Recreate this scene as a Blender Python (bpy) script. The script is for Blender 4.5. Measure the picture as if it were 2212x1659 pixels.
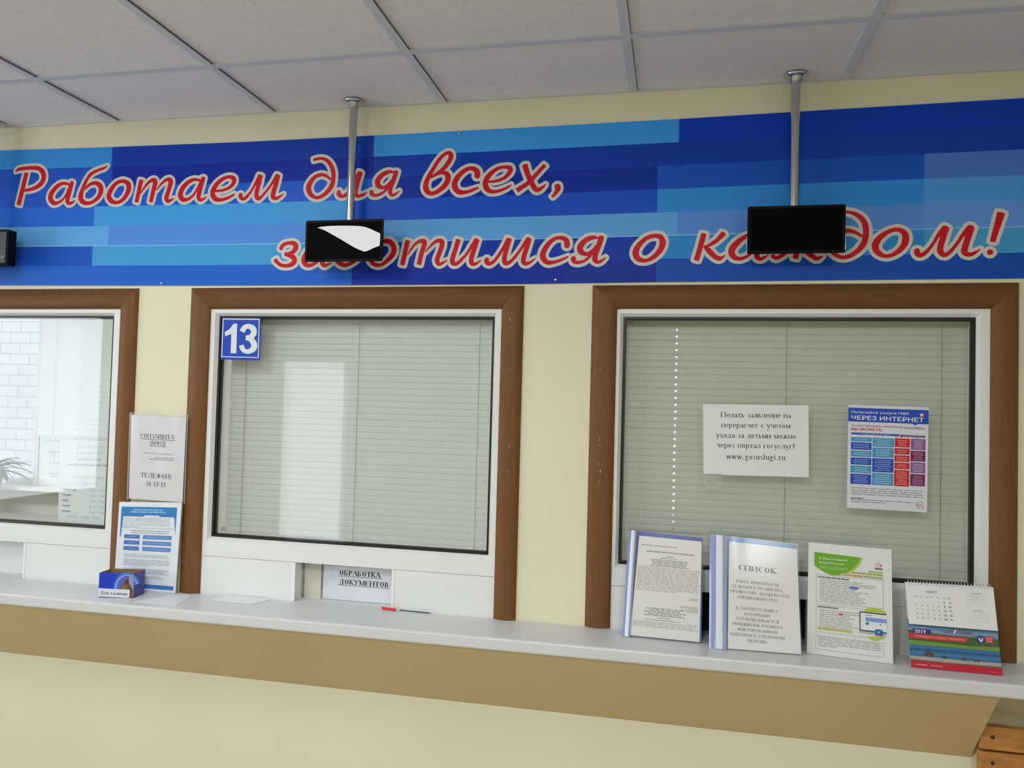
import bpy, bmesh, math, random
from mathutils import Vector, Matrix
from mathutils.geometry import delaunay_2d_cdt

for o in list(bpy.data.objects):
    bpy.data.objects.remove(o)
SC = bpy.context.scene
COL = SC.collection
random.seed(7)

# ------------------------------------------------------------------ camera
CW, CH, FPX = 2212.0, 1659.0, 1667.063
CAM = Vector((0.6, -2.3434, 1.7))
_y, _p, _r = -.20806, .03146, .02688
FWD = Vector((math.sin(_y)*math.cos(_p), math.cos(_y)*math.cos(_p), math.sin(_p)))
_R0 = Vector((math.cos(_y), -math.sin(_y), 0)); _U0 = _R0.cross(FWD)
RGT = math.cos(_r)*_R0 + math.sin(_r)*_U0
UPV = -math.sin(_r)*_R0 + math.cos(_r)*_U0
cd = bpy.data.cameras.new('camera'); cam = bpy.data.objects.new('camera', cd); COL.objects.link(cam)
cd.sensor_fit = 'HORIZONTAL'; cd.sensor_width = 36.0; cd.lens = 36.0*FPX/CW; cd.clip_start = .05; cd.clip_end = 60
_m = Matrix.Identity(4)
for i in range(3):
    _m[i][0], _m[i][1], _m[i][2], _m[i][3] = RGT[i], UPV[i], -FWD[i], CAM[i]
cam.matrix_world = _m
SC.camera = cam

# ------------------------------------------------------------------ exposure, world, light
vs = SC.view_settings
vs.view_transform = 'Standard'; vs.look = 'None'; vs.gamma = 1.0; vs.use_curve_mapping = False
vs.exposure = 0.07
cy = SC.cycles; cy.max_bounces = 7; cy.glossy_bounces = 3; cy.transmission_bounces = 3; cy.caustics_reflective = False; cy.caustics_refractive = False
w = bpy.data.worlds.new('world'); SC.world = w; w.use_nodes = True
bg = w.node_tree.nodes['Background']; bg.inputs[0].default_value = (.86, .93, 1.0, 1); bg.inputs[1].default_value = 1.15

def area(name, loc, rot, sx, sy, power, col):
    l = bpy.data.lights.new(name, 'AREA'); l.shape = 'RECTANGLE'; l.size = sx; l.size_y = sy
    l.energy = power; l.color = col
    o = bpy.data.objects.new(name, l); COL.objects.link(o); o.location = loc; o.rotation_euler = rot
    return o
CEIL = 2.673
area('daylight_left_window', (-4.42, -2.3, 1.65), (0, -math.pi/2, 0), 1.5, 2.6, 42, (.86, .94, 1.0))
area('daylight_rear_door', (-3.25, -5.40, 1.2), (math.pi/2, 0, 0), .7, 1.9, 7, (.93, .97, 1.0))
LAMPS = [(-1.03, -1.257, 11), (.17, -2.457, 29), (1.37, -3.057, 25)]
for lx, ly, pw in LAMPS:
    area('ceiling_lamp_light', (lx, ly, CEIL-.012), (0, 0, 0), .56, .56, pw, (.90, .965, 1.0))

area('office_fill_light', (-4.2, .9, 2.70), (0, 0, 0), 1.2, .5, 48, (.95, .98, 1.0))  # unseen fill added to brighten the office behind the left window
area('office_fill_light', (.2, 1.7, 2.70), (0, 0, 0), 1.2, .5, 36, (.95, .98, 1.0))  # unseen fill added to brighten the closed blinds from behind

# ------------------------------------------------------------------ pixel helpers (photo pixel -> point on a plane of the place)
def ray(px, py): return FWD + RGT*((px-CW/2)/FPX) - UPV*((py-CH/2)/FPX)
def on_y(px, py, y):
    d = ray(px, py); return CAM + d*((y-CAM.y)/d.y)
def on_z(px, py, z):
    d = ray(px, py); return CAM + d*((z-CAM.z)/d.z)
def on_pl(px, py, p0, n):
    d = ray(px, py); return CAM + d*((p0-CAM).dot(n)/d.dot(n))

# ------------------------------------------------------------------ materials
def lin(c):
    return tuple(((v/255)/12.92 if v/255 <= .04045 else ((v/255+.055)/1.055)**2.4) for v in c)
MATS = {}
def mat(name, rgb, rough=.5, metal=0.0, spec=.5, noise=None, bump=0, coat=0):
    """rgb in 0..255 sRGB; noise = (scale, amount) or (scale, amount, stretch xyz)"""
    if name in MATS: return MATS[name]
    m = bpy.data.materials.new(name); m.use_nodes = True; nt = m.node_tree; b = nt.nodes['Principled BSDF']
    c = lin(rgb)
    b.inputs['Base Color'].default_value = (*c, 1); b.inputs['Roughness'].default_value = rough
    b.inputs['Metallic'].default_value = metal; b.inputs['Specular IOR Level'].default_value = spec
    if coat: b.inputs['Coat Weight'].default_value = coat; b.inputs['Coat Roughness'].default_value = .05
    if noise:
        tc = nt.nodes.new('ShaderNodeTexCoord'); mp = nt.nodes.new('ShaderNodeMapping')
        nz = nt.nodes.new('ShaderNodeTexNoise'); nz.inputs['Scale'].default_value = noise[0]; nz.inputs['Detail'].default_value = 5
        if len(noise) > 2: mp.inputs['Scale'].default_value = noise[2]
        nt.links.new(tc.outputs['Object'], mp.inputs[0]); nt.links.new(mp.outputs[0], nz.inputs['Vector'])
        rp = nt.nodes.new('ShaderNodeValToRGB'); a = noise[1]
        rp.color_ramp.elements[0].position = .3; rp.color_ramp.elements[1].position = .7
        rp.color_ramp.elements[0].color = (*[v*(1-a) for v in c], 1)
        rp.color_ramp.elements[1].color = (*[min(1, v*(1+a)) for v in c], 1)
        nt.links.new(nz.outputs['Fac'], rp.inputs[0]); nt.links.new(rp.outputs[0], b.inputs['Base Color'])
        if bump:
            bp_ = nt.nodes.new('ShaderNodeBump'); bp_.inputs['Strength'].default_value = bump; bp_.inputs['Distance'].default_value = .002
            nt.links.new(nz.outputs['Fac'], bp_.inputs['Height']); nt.links.new(bp_.outputs[0], b.inputs['Normal'])
    MATS[name] = m
    return m
def film(name, tint=(1, 1, 1), gloss=.10, rough=.02, ior=1.5, body=0, bodycol=(1, 1, 1)):
    if name in MATS: return MATS[name]
    m = bpy.data.materials.new(name); m.use_nodes = True; nt = m.node_tree
    for n in list(nt.nodes): nt.nodes.remove(n)
    out = nt.nodes.new('ShaderNodeOutputMaterial'); tr = nt.nodes.new('ShaderNodeBsdfTransparent'); gl = nt.nodes.new('ShaderNodeBsdfGlossy')
    fr = nt.nodes.new('ShaderNodeLayerWeight'); fr.inputs[0].default_value = .5       # Schlick curve, the same from both sides
    pw = nt.nodes.new('ShaderNodeMath'); pw.operation = 'POWER'; pw.inputs[1].default_value = 5.0
    ma = nt.nodes.new('ShaderNodeMath'); ma.operation = 'MULTIPLY_ADD'; ma.inputs[1].default_value = .85; ma.inputs[2].default_value = .06+gloss
    nt.links.new(fr.outputs['Facing'], pw.inputs[0])
    mx = nt.nodes.new('ShaderNodeMixShader')
    tr.inputs[0].default_value = (*tint, 1); gl.inputs['Roughness'].default_value = rough
    nt.links.new(pw.outputs[0], ma.inputs[0]); nt.links.new(ma.outputs[0], mx.inputs[0])
    src = tr
    if body:
        df = nt.nodes.new('ShaderNodeBsdfDiffuse'); df.inputs[0].default_value = (*bodycol, 1)
        m2 = nt.nodes.new('ShaderNodeMixShader'); m2.inputs[0].default_value = body
        nt.links.new(tr.outputs[0], m2.inputs[1]); nt.links.new(df.outputs[0], m2.inputs[2]); src = m2
    nt.links.new(src.outputs[0], mx.inputs[1]); nt.links.new(gl.outputs[0], mx.inputs[2]); nt.links.new(mx.outputs[0], out.inputs[0])
    MATS[name] = m
    return m
def glow(name, rgb, strength):
    if name in MATS: return MATS[name]
    m = bpy.data.materials.new(name); m.use_nodes = True; b = m.node_tree.nodes['Principled BSDF']
    b.inputs['Base Color'].default_value = (.01, .01, .01, 1); b.inputs['Emission Color'].default_value = (*lin(rgb), 1)
    b.inputs['Emission Strength'].default_value = strength
    MATS[name] = m
    return m
def ink(c, gloss=.45):
    return mat('ink_%02x%02x%02x' % tuple(int(v) for v in c), c, gloss, spec=.35)

M_WALL = mat('cream_wall_paint', (232, 226, 198), .62, noise=(2.2, .03), bump=.05)
M_SOFF = mat('soffit_paint_shaded', (210, 188, 140), .65, noise=(2.2, .03))  # wall paint made darker and yellower, the underside's shade put into the colour
M_CEIL = mat('ceiling_tile', (230, 226, 228), .9, noise=(60, .04), bump=.2)
M_BAR = mat('ceiling_bar_paint', (208, 210, 218), .5)
M_FLOOR = mat('floor_tile', (182, 174, 160), .45, noise=(3, .08))
M_WOOD = mat('brown_casing_laminate', (122, 82, 48), .45, spec=.18, noise=(9, .10, (14, 14, 1.2)))
M_WOODH = mat('brown_casing_laminate_head', (112, 75, 43), .45, spec=.18, noise=(9, .10, (1.2, 14, 14)))
M_PVC = mat('white_pvc', (236, 236, 234), .35)
M_GASK = mat('black_gasket', (22, 22, 22), .35)
M_GLASS = film('window_glass', (.96, .98, .96), .04)
M_SLAT = mat('blind_slat', (220, 221, 217), .5)
M_SLATG = mat('blind_slat_greygreen', (204, 205, 194), .5)
M_COUNTER = mat('white_counter', (216, 216, 216), .4, noise=(5, .015))
M_CHROME = mat('chrome', (200, 200, 202), .16, metal=1)
M_BLACK = mat('black_plastic', (8, 8, 9), .5, spec=.12)
M_SCREEN = mat('black_screen', (3, 3, 4), .6, spec=.05)
M_PAPER = mat('white_paper', (238, 238, 240), .6)
M_PINE = mat('varnished_pine', (188, 128, 66), .35, noise=(7, .22, (1.5, 10, 10)))

# ------------------------------------------------------------------ mesh builder
class MB:
    def __init__(s): s.v = []; s.f = []; s.m = []; s.mats = []; s.sm = []
    def mi(s, m):
        if m not in s.mats: s.mats.append(m)
        return s.mats.index(m)
    def face(s, pts, m, smooth=False):
        k = len(s.v); s.v += [tuple(p) for p in pts]; s.f.append(tuple(range(k, k+len(pts)))); s.m.append(s.mi(m)); s.sm.append(smooth)
    def grid(s, rows, m, smooth=True, closed=False):
        k = len(s.v); n = len(rows[0])
        for r in rows: s.v += [tuple(p) for p in r]
        for i in range(len(rows)-1):
            for j in range(n if closed else n-1):
                a = k+i*n+j; b = k+i*n+(j+1) % n
                s.f.append((a, b, b+n, a+n)); s.m.append(s.mi(m)); s.sm.append(smooth)
    def box(s, x0, x1, y0, y1, z0, z1, m):
        p = [(x0, y0, z0), (x1, y0, z0), (x1, y1, z0), (x0, y1, z0), (x0, y0, z1), (x1, y0, z1), (x1, y1, z1), (x0, y1, z1)]
        s.hexa(p, m)
    def hexa(s, p, m):
        k = len(s.v); s.v += [tuple(q) for q in p]
        for f in ((0, 3, 2, 1), (4, 5, 6, 7), (0, 1, 5, 4), (1, 2, 6, 5), (2, 3, 7, 6), (3, 0, 4, 7)):
            s.f.append(tuple(k+i for i in f)); s.m.append(s.mi(m)); s.sm.append(False)
    def slab(s, q, n, t, m):
        """quad q (4 pts, front) pushed back by t along -n"""
        s.hexa([q[3]-n*t, q[2]-n*t, q[2], q[3], q[0]-n*t, q[1]-n*t, q[1], q[0]], m)
    def tube(s, path, rad, m, seg=16, cap=True):
        rows = []; N = len(path)
        for i, p in enumerate(path):
            p = Vector(p); d = (Vector(path[min(i+1, N-1)])-Vector(path[max(i-1, 0)])).normalized()
            a = d.orthogonal().normalized(); b = d.cross(a)
            if rows: pass
            r = rad[i] if isinstance(rad, (list, tuple)) else rad
            rows.append([p+(a*math.cos(t)+b*math.sin(t))*r for t in [2*math.pi*j/seg for j in range(seg)]])
        s.grid(rows, m, True, True)
        if cap:
            s.face(rows[0][::-1], m); s.face(rows[-1], m)
    def lathe(s, c, prof, m, seg=28):
        rows = [[Vector((c[0]+r*math.cos(t), c[1]+r*math.sin(t), z)) for t in [2*math.pi*j/seg for j in range(seg)]] for r, z in prof]
        s.grid(rows, m, True, True)
    def build(s, name, parent=None, bevel=0, loc=None):
        me = bpy.data.meshes.new(name)
        o = bpy.data.objects.new(name, me)
        base = Vector(loc) if loc is not None else (parent_base(parent) if parent else None)
        if base is None:
            base = Vector((0, 0, 0))
        me.from_pydata([tuple(Vector(p)-base) for p in s.v], [], s.f)
        for m in s.mats: me.materials.append(m)
        me.polygons.foreach_set('material_index', s.m); me.polygons.foreach_set('use_smooth', s.sm)
        me.update()
        COL.objects.link(o)
        if parent: o.parent = parent
        else: o.location = base
        if bevel:
            b = o.modifiers.new('bevel', 'BEVEL'); b.width = bevel; b.segments = 2; b.limit_method = 'ANGLE'
        return o
def parent_base(p):
    b = Vector((0, 0, 0))
    while p: b += p.location; p = p.parent
    return b
def thing(name, label, cat, loc, group=None, kind=None):
    o = bpy.data.objects.new(name, None); COL.objects.link(o); o.location = loc; o.empty_display_size = .05
    return tag(o, label, cat, group, kind)
def tag(o, label=None, cat=None, group=None, kind=None):
    if label: o['label'] = label
    if cat: o['category'] = cat
    if group: o['group'] = group
    if kind: o['kind'] = kind
    return o

# ------------------------------------------------------------------ serif lettering (own strokes): v x y0 y1 stem+serifs, u = thin tick, h = thin bar, d = diagonal (T/t), a = arc, s = serif, o = dot
CAP = {
'А': (.86, 'd 0 0 .42 1 t;d .42 1 .84 0 T;h .14 .66 .33;s 0 0;s .84 0'), 'Б': (.8, 'v .15 0 1;h .15 .66 1;u .66 .76 1;a .36 .28 .32 .28 -90 90;h .15 .36 .56;h .15 .36 0'),
'В': (.8, 'v .15 0 1;a .36 .76 .24 .24 -90 90;h .15 .36 1;h .15 .4 .52;a .4 .26 .3 .26 -90 90;h .15 .4 0'), 'Г': (.68, 'v .15 0 1;h .15 .64 1;u .64 .74 1'),
'Д': (.92, 'd .18 .04 .33 1 t;v .68 .04 1;h .28 .68 1;h .02 .88 .03;u .04 -.2 .03;u .86 -.2 .03'), 'Е': (.76, 'v .15 0 1;h .15 .64 1;u .64 .78 1;h .15 .5 .52;u .5 .4 .64;h .15 .7 0;u .7 0 .24'),
'Ж': (1.12, 'v .55 0 1;d .5 .5 .14 1 t;d .6 .5 .96 1 t;d .5 .55 .1 0 T;d .6 .55 1.02 0 T;s .12 1;s .98 1;s .1 0;s 1.02 0'), 'З': (.72, 'a .34 .76 .24 .24 -90 150;a .34 .27 .29 .27 -150 90'),
'И': (.92, 'v .15 0 1;v .77 0 1;d .15 .05 .77 .95 t'), 'Й': (.92, 'v .15 0 1;v .77 0 1;d .15 .05 .77 .95 t;a .46 1.22 .14 .1 180 360'), 'К': (.82, 'v .15 0 1;d .2 .48 .62 1 t;d .32 .55 .74 0 T;s .64 1;s .76 0'),
'Л': (.88, 'd .1 0 .3 1 t;v .7 0 1;h .24 .7 1;o .08 .05'), 'М': (1.1, 'v .94 0 1;u .14 0 1;d .16 1 .53 .05 T;d .53 .05 .92 1 t;s .14 0;s .1 1'), 'Н': (.92, 'v .15 0 1;v .77 0 1;h .15 .77 .52'),
'О': (.86, 'a .42 .5 .36 .5 0 360'), 'П': (.92, 'v .15 0 1;v .77 0 1;h .15 .77 1'), 'Р': (.7, 'v .15 0 1;a .36 .73 .27 .27 -90 90;h .15 .36 1;h .15 .36 .46'), 'С': (.78, 'a .42 .5 .36 .5 48 312;u .68 .74 1'),
'Т': (.78, 'v .39 0 1;h .05 .73 1;u .05 .76 1;u .73 .76 1'), 'У': (.8, 'd .1 1 .45 .36 T;d .74 1 .38 .08 t;o .28 .07;s .1 1;s .74 1'), 'Ф': (.96, 'v .48 0 1;a .48 .52 .4 .3 0 360'),
'Х': (.82, 'd .1 1 .72 0 T;d .7 1 .1 0 t;s .1 1;s .7 1;s .1 0;s .72 0'), 'Ц': (.95, 'v .15 0 1;v .77 0 1;h .1 .9 .02;u .9 -.2 .02'), 'Ч': (.84, 'v .68 0 1;d .16 1 .16 .66 T;a .42 .66 .26 .2 180 300;h .5 .68 .5;s .16 1'),
'Ш': (1.06, 'v .13 0 1;v .53 0 1;v .92 0 1;h .13 .92 .02'), 'Щ': (1.1, 'v .13 0 1;v .53 0 1;v .92 0 1;h .1 1.06 .02;u 1.06 -.2 .02'), 'Ы': (1.0, 'v .13 0 1;a .33 .28 .24 .28 -90 90;h .13 .33 .56;h .13 .33 0;v .84 0 1'),
'Ь': (.72, 'v .15 0 1;a .36 .28 .28 .28 -90 90;h .15 .36 .56;h .15 .36 0'), 'Ю': (1.14, 'v .13 0 1;a .76 .5 .32 .5 0 360;h .13 .45 .52'), 'Я': (.84, 'v .68 0 1;a .42 .74 .27 .26 90 270;h .42 .68 1;h .42 .68 .48;d .46 .48 .12 0 T;s .1 0'),
'0': (.6, 'a .29 .5 .22 .5 0 360'), '1': (.6, 'v .3 0 1;d .14 .82 .3 .96 t'), '3': (.6, 'a .26 .76 .2 .24 -90 150;a .26 .27 .24 .27 -150 90'), '7': (.6, 'h .06 .5 .97;d .5 .97 .24 0 T;u .06 .78 .97'),
'-': (.4, 'h .04 .34 .36'), '.': (.32, 'o .14 .06'), ',': (.32, 'o .14 .05;d .16 .03 .08 -.2 t'), ':': (.34, 'o .16 .06;o .16 .58'), '!': (.4, 'o .18 .06;d .18 .28 .18 1 T'), '(': (.4, 'a .4 .4 .28 .66 110 250'), ')': (.4, 'a 0 .4 .28 .66 -70 70'), ' ': (.36, ''),
}
LOW = {
'а': (.78, 'w .6 0 .74;a .36 .72 .24 .28 0 155;a .34 .27 .24 .27 25 335'), 'е': (.78, 'a .4 .5 .34 .5 0 318;h .08 .72 .54'), 'о': (.86, 'a .42 .5 .35 .5 0 360'), 'с': (.74, 'a .4 .5 .34 .5 48 312'), 'р': (.92, 'v .18 -.48 1;a .5 .5 .33 .5 -140 140'),
'у': (.86, 'd .1 1 .46 .06 T;d .78 1 .3 -.42 t;o .2 -.42;s .1 1;s .78 1'), 'w': (1.18, 'd .1 1 .34 0 T;d .34 0 .58 1 t;d .56 1 .82 0 T;d .82 0 1.06 1 t;s .1 1;s .56 1;s 1.06 1'), 'g': (.82, 'a .38 .66 .27 .34 0 360;a .4 -.22 .33 .24 0 360;d .2 .36 .24 .05 T;h .6 .8 .95'),
's': (.66, 'a .34 .74 .23 .26 35 270;a .34 .26 .25 .26 -145 90'), 'u': (.92, 'w .2 .2 1;v .7 0 1;a .44 .2 .24 .2 180 330;s .14 1'), 'l': (.46, 'v .22 0 1.5'), 'i': (.46, 'v .22 0 1;o .22 1.4'), 'r': (.64, 'v .2 0 1;a .46 .7 .24 .28 50 160'),
'б': (.84, 'a .42 .46 .34 .46 0 360;d .1 .55 .3 1.25 T;d .3 1.25 .76 1.46 t'), 'ф': (1.0, 'v .5 -.48 1.45;a .5 .5 .4 .48 0 360'), 'o': None,
}
LOW['o'] = LOW['о']
LOW['.'] = (.4, 'o .18 .1')
XH = .68
def serif_polys(text, cap, bold=False, track=0.0):
    """polygons in metres, baseline origin; returns polys, width"""
    polys = []; x = 0.0
    TB = (.21 if bold else .15)*cap; tb = (.06 if bold else .05)*cap
    for ch in text:
        if ch in LOW and (ch.islower()): adv, spec = LOW[ch]; k = XH*cap; kx = k
        elif ch in CAP: adv, spec = CAP[ch]; k = cap; kx = cap
        elif ch.upper() in CAP: adv, spec = CAP[ch.upper()]; k = XH*cap; kx = XH*cap*1.02
        else: x += .5*cap; continue
        T = TB if k == cap else TB*.86
        t = tb
        X = lambda a: x+a*kx
        Y = lambda a: a*k
        def rect(a, b, c, d): polys.append([(a, b), (c, b), (c, d), (a, d)])
        for tok in spec.split(';'):
            q = tok.split()
            if not q: continue
            c = q[0]; g = [float(z) for z in q[1:] if z not in 'Tt']
            if c in 'vw':
                rect(X(g[0])-T/2, Y(g[1]), X(g[0])+T/2, Y(g[2]))
                if c == 'v':
                    for yy in (Y(g[1]), Y(g[2])-t*.8): rect(X(g[0])-T*.92, yy, X(g[0])+T*.92, yy+t*.8)
            elif c == 'u': rect(X(g[0])-t/2, Y(g[1]), X(g[0])+t/2, Y(g[2]))
            elif c == 'h':
                yy = Y(g[2]); yy = min(max(yy-t/2, 0), k-t) if 0 <= g[2] <= 1 else yy
                rect(X(g[0]), yy, X(g[1]), yy+t)
            elif c == 's':
                yy = Y(g[1]); yy = yy-t*.8 if g[1] > .5 else yy
                rect(X(g[0])-T*.85, yy, X(g[0])+T*.85, yy+t*.8)
            elif c == 'o':
                r = T*.62; polys.append([(X(g[0])+r*math.cos(i*math.pi/4), Y(g[1])+r*math.sin(i*math.pi/4)) for i in range(8)])
            elif c == 'd':
                wd = T if q[-1] == 'T' else t*1.15
                wd *= 1.08 if abs(g[2]-g[0]) > .2 else 1
                polys.append([(X(g[0])-wd/2, Y(g[1])), (X(g[0])+wd/2, Y(g[1])), (X(g[2])+wd/2, Y(g[3])), (X(g[2])-wd/2, Y(g[3]))])
            elif c == 'a':
                n = max(4, int(abs(g[5]-g[4])/24)); rx, ry = g[2]*kx, g[3]*k
                ri, rj = max(rx-T, rx*.25), max(ry-t, ry*.3)
                pr = None
                for i in range(n+1):
                    th = math.radians(g[4]+(g[5]-g[4])*i/n); co, si = math.cos(th), math.sin(th)
                    cu = ((X(g[0])+rx*co, Y(g[1])+ry*si), (X(g[0])+ri*co, Y(g[1])+rj*si))
                    if pr: polys.append([pr[0], cu[0], cu[1], pr[1]])
                    pr = cu
        x += (adv+.06+track)*kx
    return polys, x
_sans = {}
def glyphs(text):
    cu = bpy.data.curves.new('lettering', 'FONT'); cu.body = text; cu.size = 1.0; cu.resolution_u = 3
    ob = bpy.data.objects.new('lettering', cu); COL.objects.link(ob)
    dg = bpy.context.evaluated_depsgraph_get(); me = bpy.data.meshes.new_from_object(ob.evaluated_get(dg))
    me.calc_loop_triangles(); P = [[(me.vertices[i].co.x, me.vertices[i].co.y) for i in p.vertices] for p in me.loop_triangles]
    bpy.data.objects.remove(ob); bpy.data.curves.remove(cu); bpy.data.meshes.remove(me)
    return P
def sans_polys(text, cap, bold=0.0):
    key = text
    if key not in _sans:
        body = text.replace('ф', 'о').replace('Ф', 'О')
        P = glyphs(body)
        for i, ch in enumerate(text):
            if ch in 'фФ':                       # ring letter with its stem
                ring = sans_polys(body[i], .727)[0]; x1 = max(q[0] for t in glyphs(body[:i+1]) for q in t); rw = max(q[0] for t in ring for q in t)
                xc = x1-rw/2; y0, y1 = (-.2, .76) if ch == 'ф' else (-.03, .757)
                P.append([(xc-.045, y0), (xc+.045, y0), (xc+.045, y1), (xc-.045, y1)])
        _sans[key] = P
    P = _sans[key]
    if not P: return [], 0
    k = cap/.727
    x0 = min(p[0] for q in P for p in q); x1 = max(p[0] for q in P for p in q)
    return [[((p[0]-x0)*k, p[1]*k) for p in q] for q in P], (x1-x0)*k

# ------------------------------------------------------------------ printed sheets
class Sheet:
    def __init__(s, TL, TR, BR, BL):
        s.c = [Vector(p) for p in (TL, TR, BR, BL)]
        s.W = ((s.c[1]-s.c[0]).length+(s.c[2]-s.c[3]).length)/2; s.H = ((s.c[3]-s.c[0]).length+(s.c[2]-s.c[1]).length)/2
        s.n = (s.c[3]-s.c[0]).cross(s.c[1]-s.c[0]).normalized()
        if s.n.dot(CAM-s.c[0]) < 0: s.n = -s.n
        s.mb = MB()
    def P(s, u, v, h=0.0):
        a, b, c, d = s.c
        return (a*(1-u)+b*u)*(1-v)+(d*(1-u)+c*u)*v + s.n*h
    def q(s, u0, v0, u1, v1, h=0.0): return [s.P(u0, v0, h), s.P(u1, v0, h), s.P(u1, v1, h), s.P(u0, v1, h)]
    def base(s, m, t=.0006, r=(0, 0, 1, 1), h=0.0):
        s.mb.slab(s.q(*r, h), s.n, t, m)
    def rect(s, u0, v0, u1, v1, c, L=1, m=None): s.mb.face(s.q(u0, v0, u1, v1, L*.0003)[::-1], m or ink(c))
    def poly(s, uv, c, L=1, m=None): s.mb.face([s.P(u, v, L*.0003) for u, v in uv], m or ink(c))
    def ell(s, u, v, ru, rv, c, L=1, a0=0, a1=360, n=24, inner=0):
        if inner:
            for i in range(n):
                t0, t1 = (math.radians(a0+(a1-a0)*(i+k)/n) for k in (0, 1))
                s.poly([(u+ru*math.cos(t0), v-rv*math.sin(t0)), (u+ru*math.cos(t1), v-rv*math.sin(t1)), (u+ru*inner*math.cos(t1), v-rv*inner*math.sin(t1)), (u+ru*inner*math.cos(t0), v-rv*inner*math.sin(t0))], c, L)
        else: s.poly([(u+ru*math.cos(math.radians(a0+(a1-a0)*i/n)), v-rv*math.sin(math.radians(a0+(a1-a0)*i/n))) for i in range(n if a1-a0 == 360 else n+1)], c, L)
    def _put(s, polys, wd, u, v, align, c, L, fit):
        k = 1.0
        if fit: k = fit*s.W/wd
        off = {'l': 0, 'c': -wd*k/2, 'r': -wd*k}[align]
        for i, p in enumerate(polys):
            s.mb.face([s.P(u+(off+x*k)/s.W, v-y/s.H, L*.0003+(i % 9)*1.2e-5) for x, y in p], ink(c))
    def serif(s, t, u, v, cap, align='c', c=(40, 40, 44), bold=False, L=1, fit=None):
        p, wd = serif_polys(t, cap*s.H, bold); s._put(p, wd, u, v, align, c, L, fit)
    def sans(s, t, u, v, cap, align='l', c=(40, 40, 44), bold=0.0, L=1, fit=None):
        p, wd = sans_polys(t, cap*s.H, bold)
        if not wd: return
        k = bold*.7*cap*s.H/.727
        for i, (dx, dy) in enumerate(((0, 0), (k, 0), (-k, 0), (0, k*.6), (0, -k*.6)) if bold else ((0, 0),)):
            s._put([[(x+dx, y+dy) for x, y in q] for q in p], wd, u, v, align, c, L+.4*i, fit)
    def greek(s, u0, v0, u1, v1, n, c, align='l', L=1, seed=1, fill=.55, ragged=.25, last=None):
        """n lines of small print too small to read, drawn as word-long dashes"""
        rn = random.Random(seed); dv = (v1-v0)/n
        for i in range(n):
            wd = (u1-u0)*(1-ragged*rn.random())
            if last and i == n-1: wd = (u1-u0)*last
            x = {'l': u0, 'c': (u0+u1-wd)/2, 'r': u1-wd}[align]; e = x+wd
            while x < e-.004:
                ww = min(e-x, (u1-u0)*(.06+.12*rn.random())); s.rect(x, v0+dv*(i+.5-fill/2), x+ww, v0+dv*(i+.5+fill/2), c, L); x += ww+(u1-u0)*.018
    def build(s, name, parent=None, loc=None): return s.mb.build(name, parent, loc=loc if loc is not None or parent else s.P(.5, 1))
def flat_y(px4, y): return Sheet(*[on_y(*p, y) for p in px4])
CTOP = 1.0514
def lean(px4, ytop, z=CTOP+.001):
    TL, TR, BR, BL = px4; b0 = on_z(*BL, z); b1 = on_z(*BR, z); t0 = on_y(*TL, ytop)
    n = (b1-b0).cross(t0-b0).normalized()
    return Sheet(t0, on_pl(*TR, b0, n), b1, b0)
#PARTS
# ================================================================== the setting
Z0, Z1 = 1.241, 1.987          # glass height
HOLES = [(-2.33, -1.275), (-.965, .087), (.395, 1.46)]
m = MB()
xs = [-4.5, *[x for h in HOLES for x in h], 4.0]
for i in range(0, len(xs), 2): m.box(xs[i], xs[i+1], 0, .12, 1.02, 2.03, M_WALL)
m.box(-4.5, 4, 0, .12, 2.03, CEIL+.05, M_WALL); m.box(-4.5, 4, 0, .12, 0, 1.02, M_WALL)
tag(m.build('wall_front'), kind='structure')
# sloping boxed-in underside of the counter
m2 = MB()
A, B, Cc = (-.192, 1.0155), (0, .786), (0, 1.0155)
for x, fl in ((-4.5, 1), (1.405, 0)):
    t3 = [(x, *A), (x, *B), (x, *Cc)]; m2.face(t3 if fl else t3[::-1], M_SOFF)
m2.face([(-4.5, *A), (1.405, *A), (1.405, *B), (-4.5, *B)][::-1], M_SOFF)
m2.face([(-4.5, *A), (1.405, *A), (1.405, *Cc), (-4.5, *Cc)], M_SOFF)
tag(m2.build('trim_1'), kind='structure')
m = MB(); m.box(-6.4, 4, -5.5, 8, -.1, 0, M_FLOOR); tag(m.build('floor'), kind='structure')
m = MB(); m.box(-4.6, -4.5, -5.5, -3.6, 0, CEIL, M_WALL); m.box(-4.6, -4.5, -1.0, .12, 0, CEIL, M_WALL)
m.box(-4.6, -4.5, -3.6, -1.0, 0, .9, M_WALL); m.box(-4.6, -4.5, -3.6, -1.0, 2.4, CEIL, M_WALL); tag(m.build('wall_left'), kind='structure')
m = MB(); m.box(4, 4.1, -5.5, 3.2, 0, CEIL, M_WALL); tag(m.build('wall_right'), kind='structure')
m = MB(); m.box(-4.6, -3.68, -5.6, -5.5, 0, CEIL, M_WALL); m.box(-2.82, 4.1, -5.6, -5.5, 0, CEIL, M_WALL); m.box(-3.68, -2.82, -5.6, -5.5, 2.15, CEIL, M_WALL)
tag(m.build('wall_rear'), kind='structure')
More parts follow.
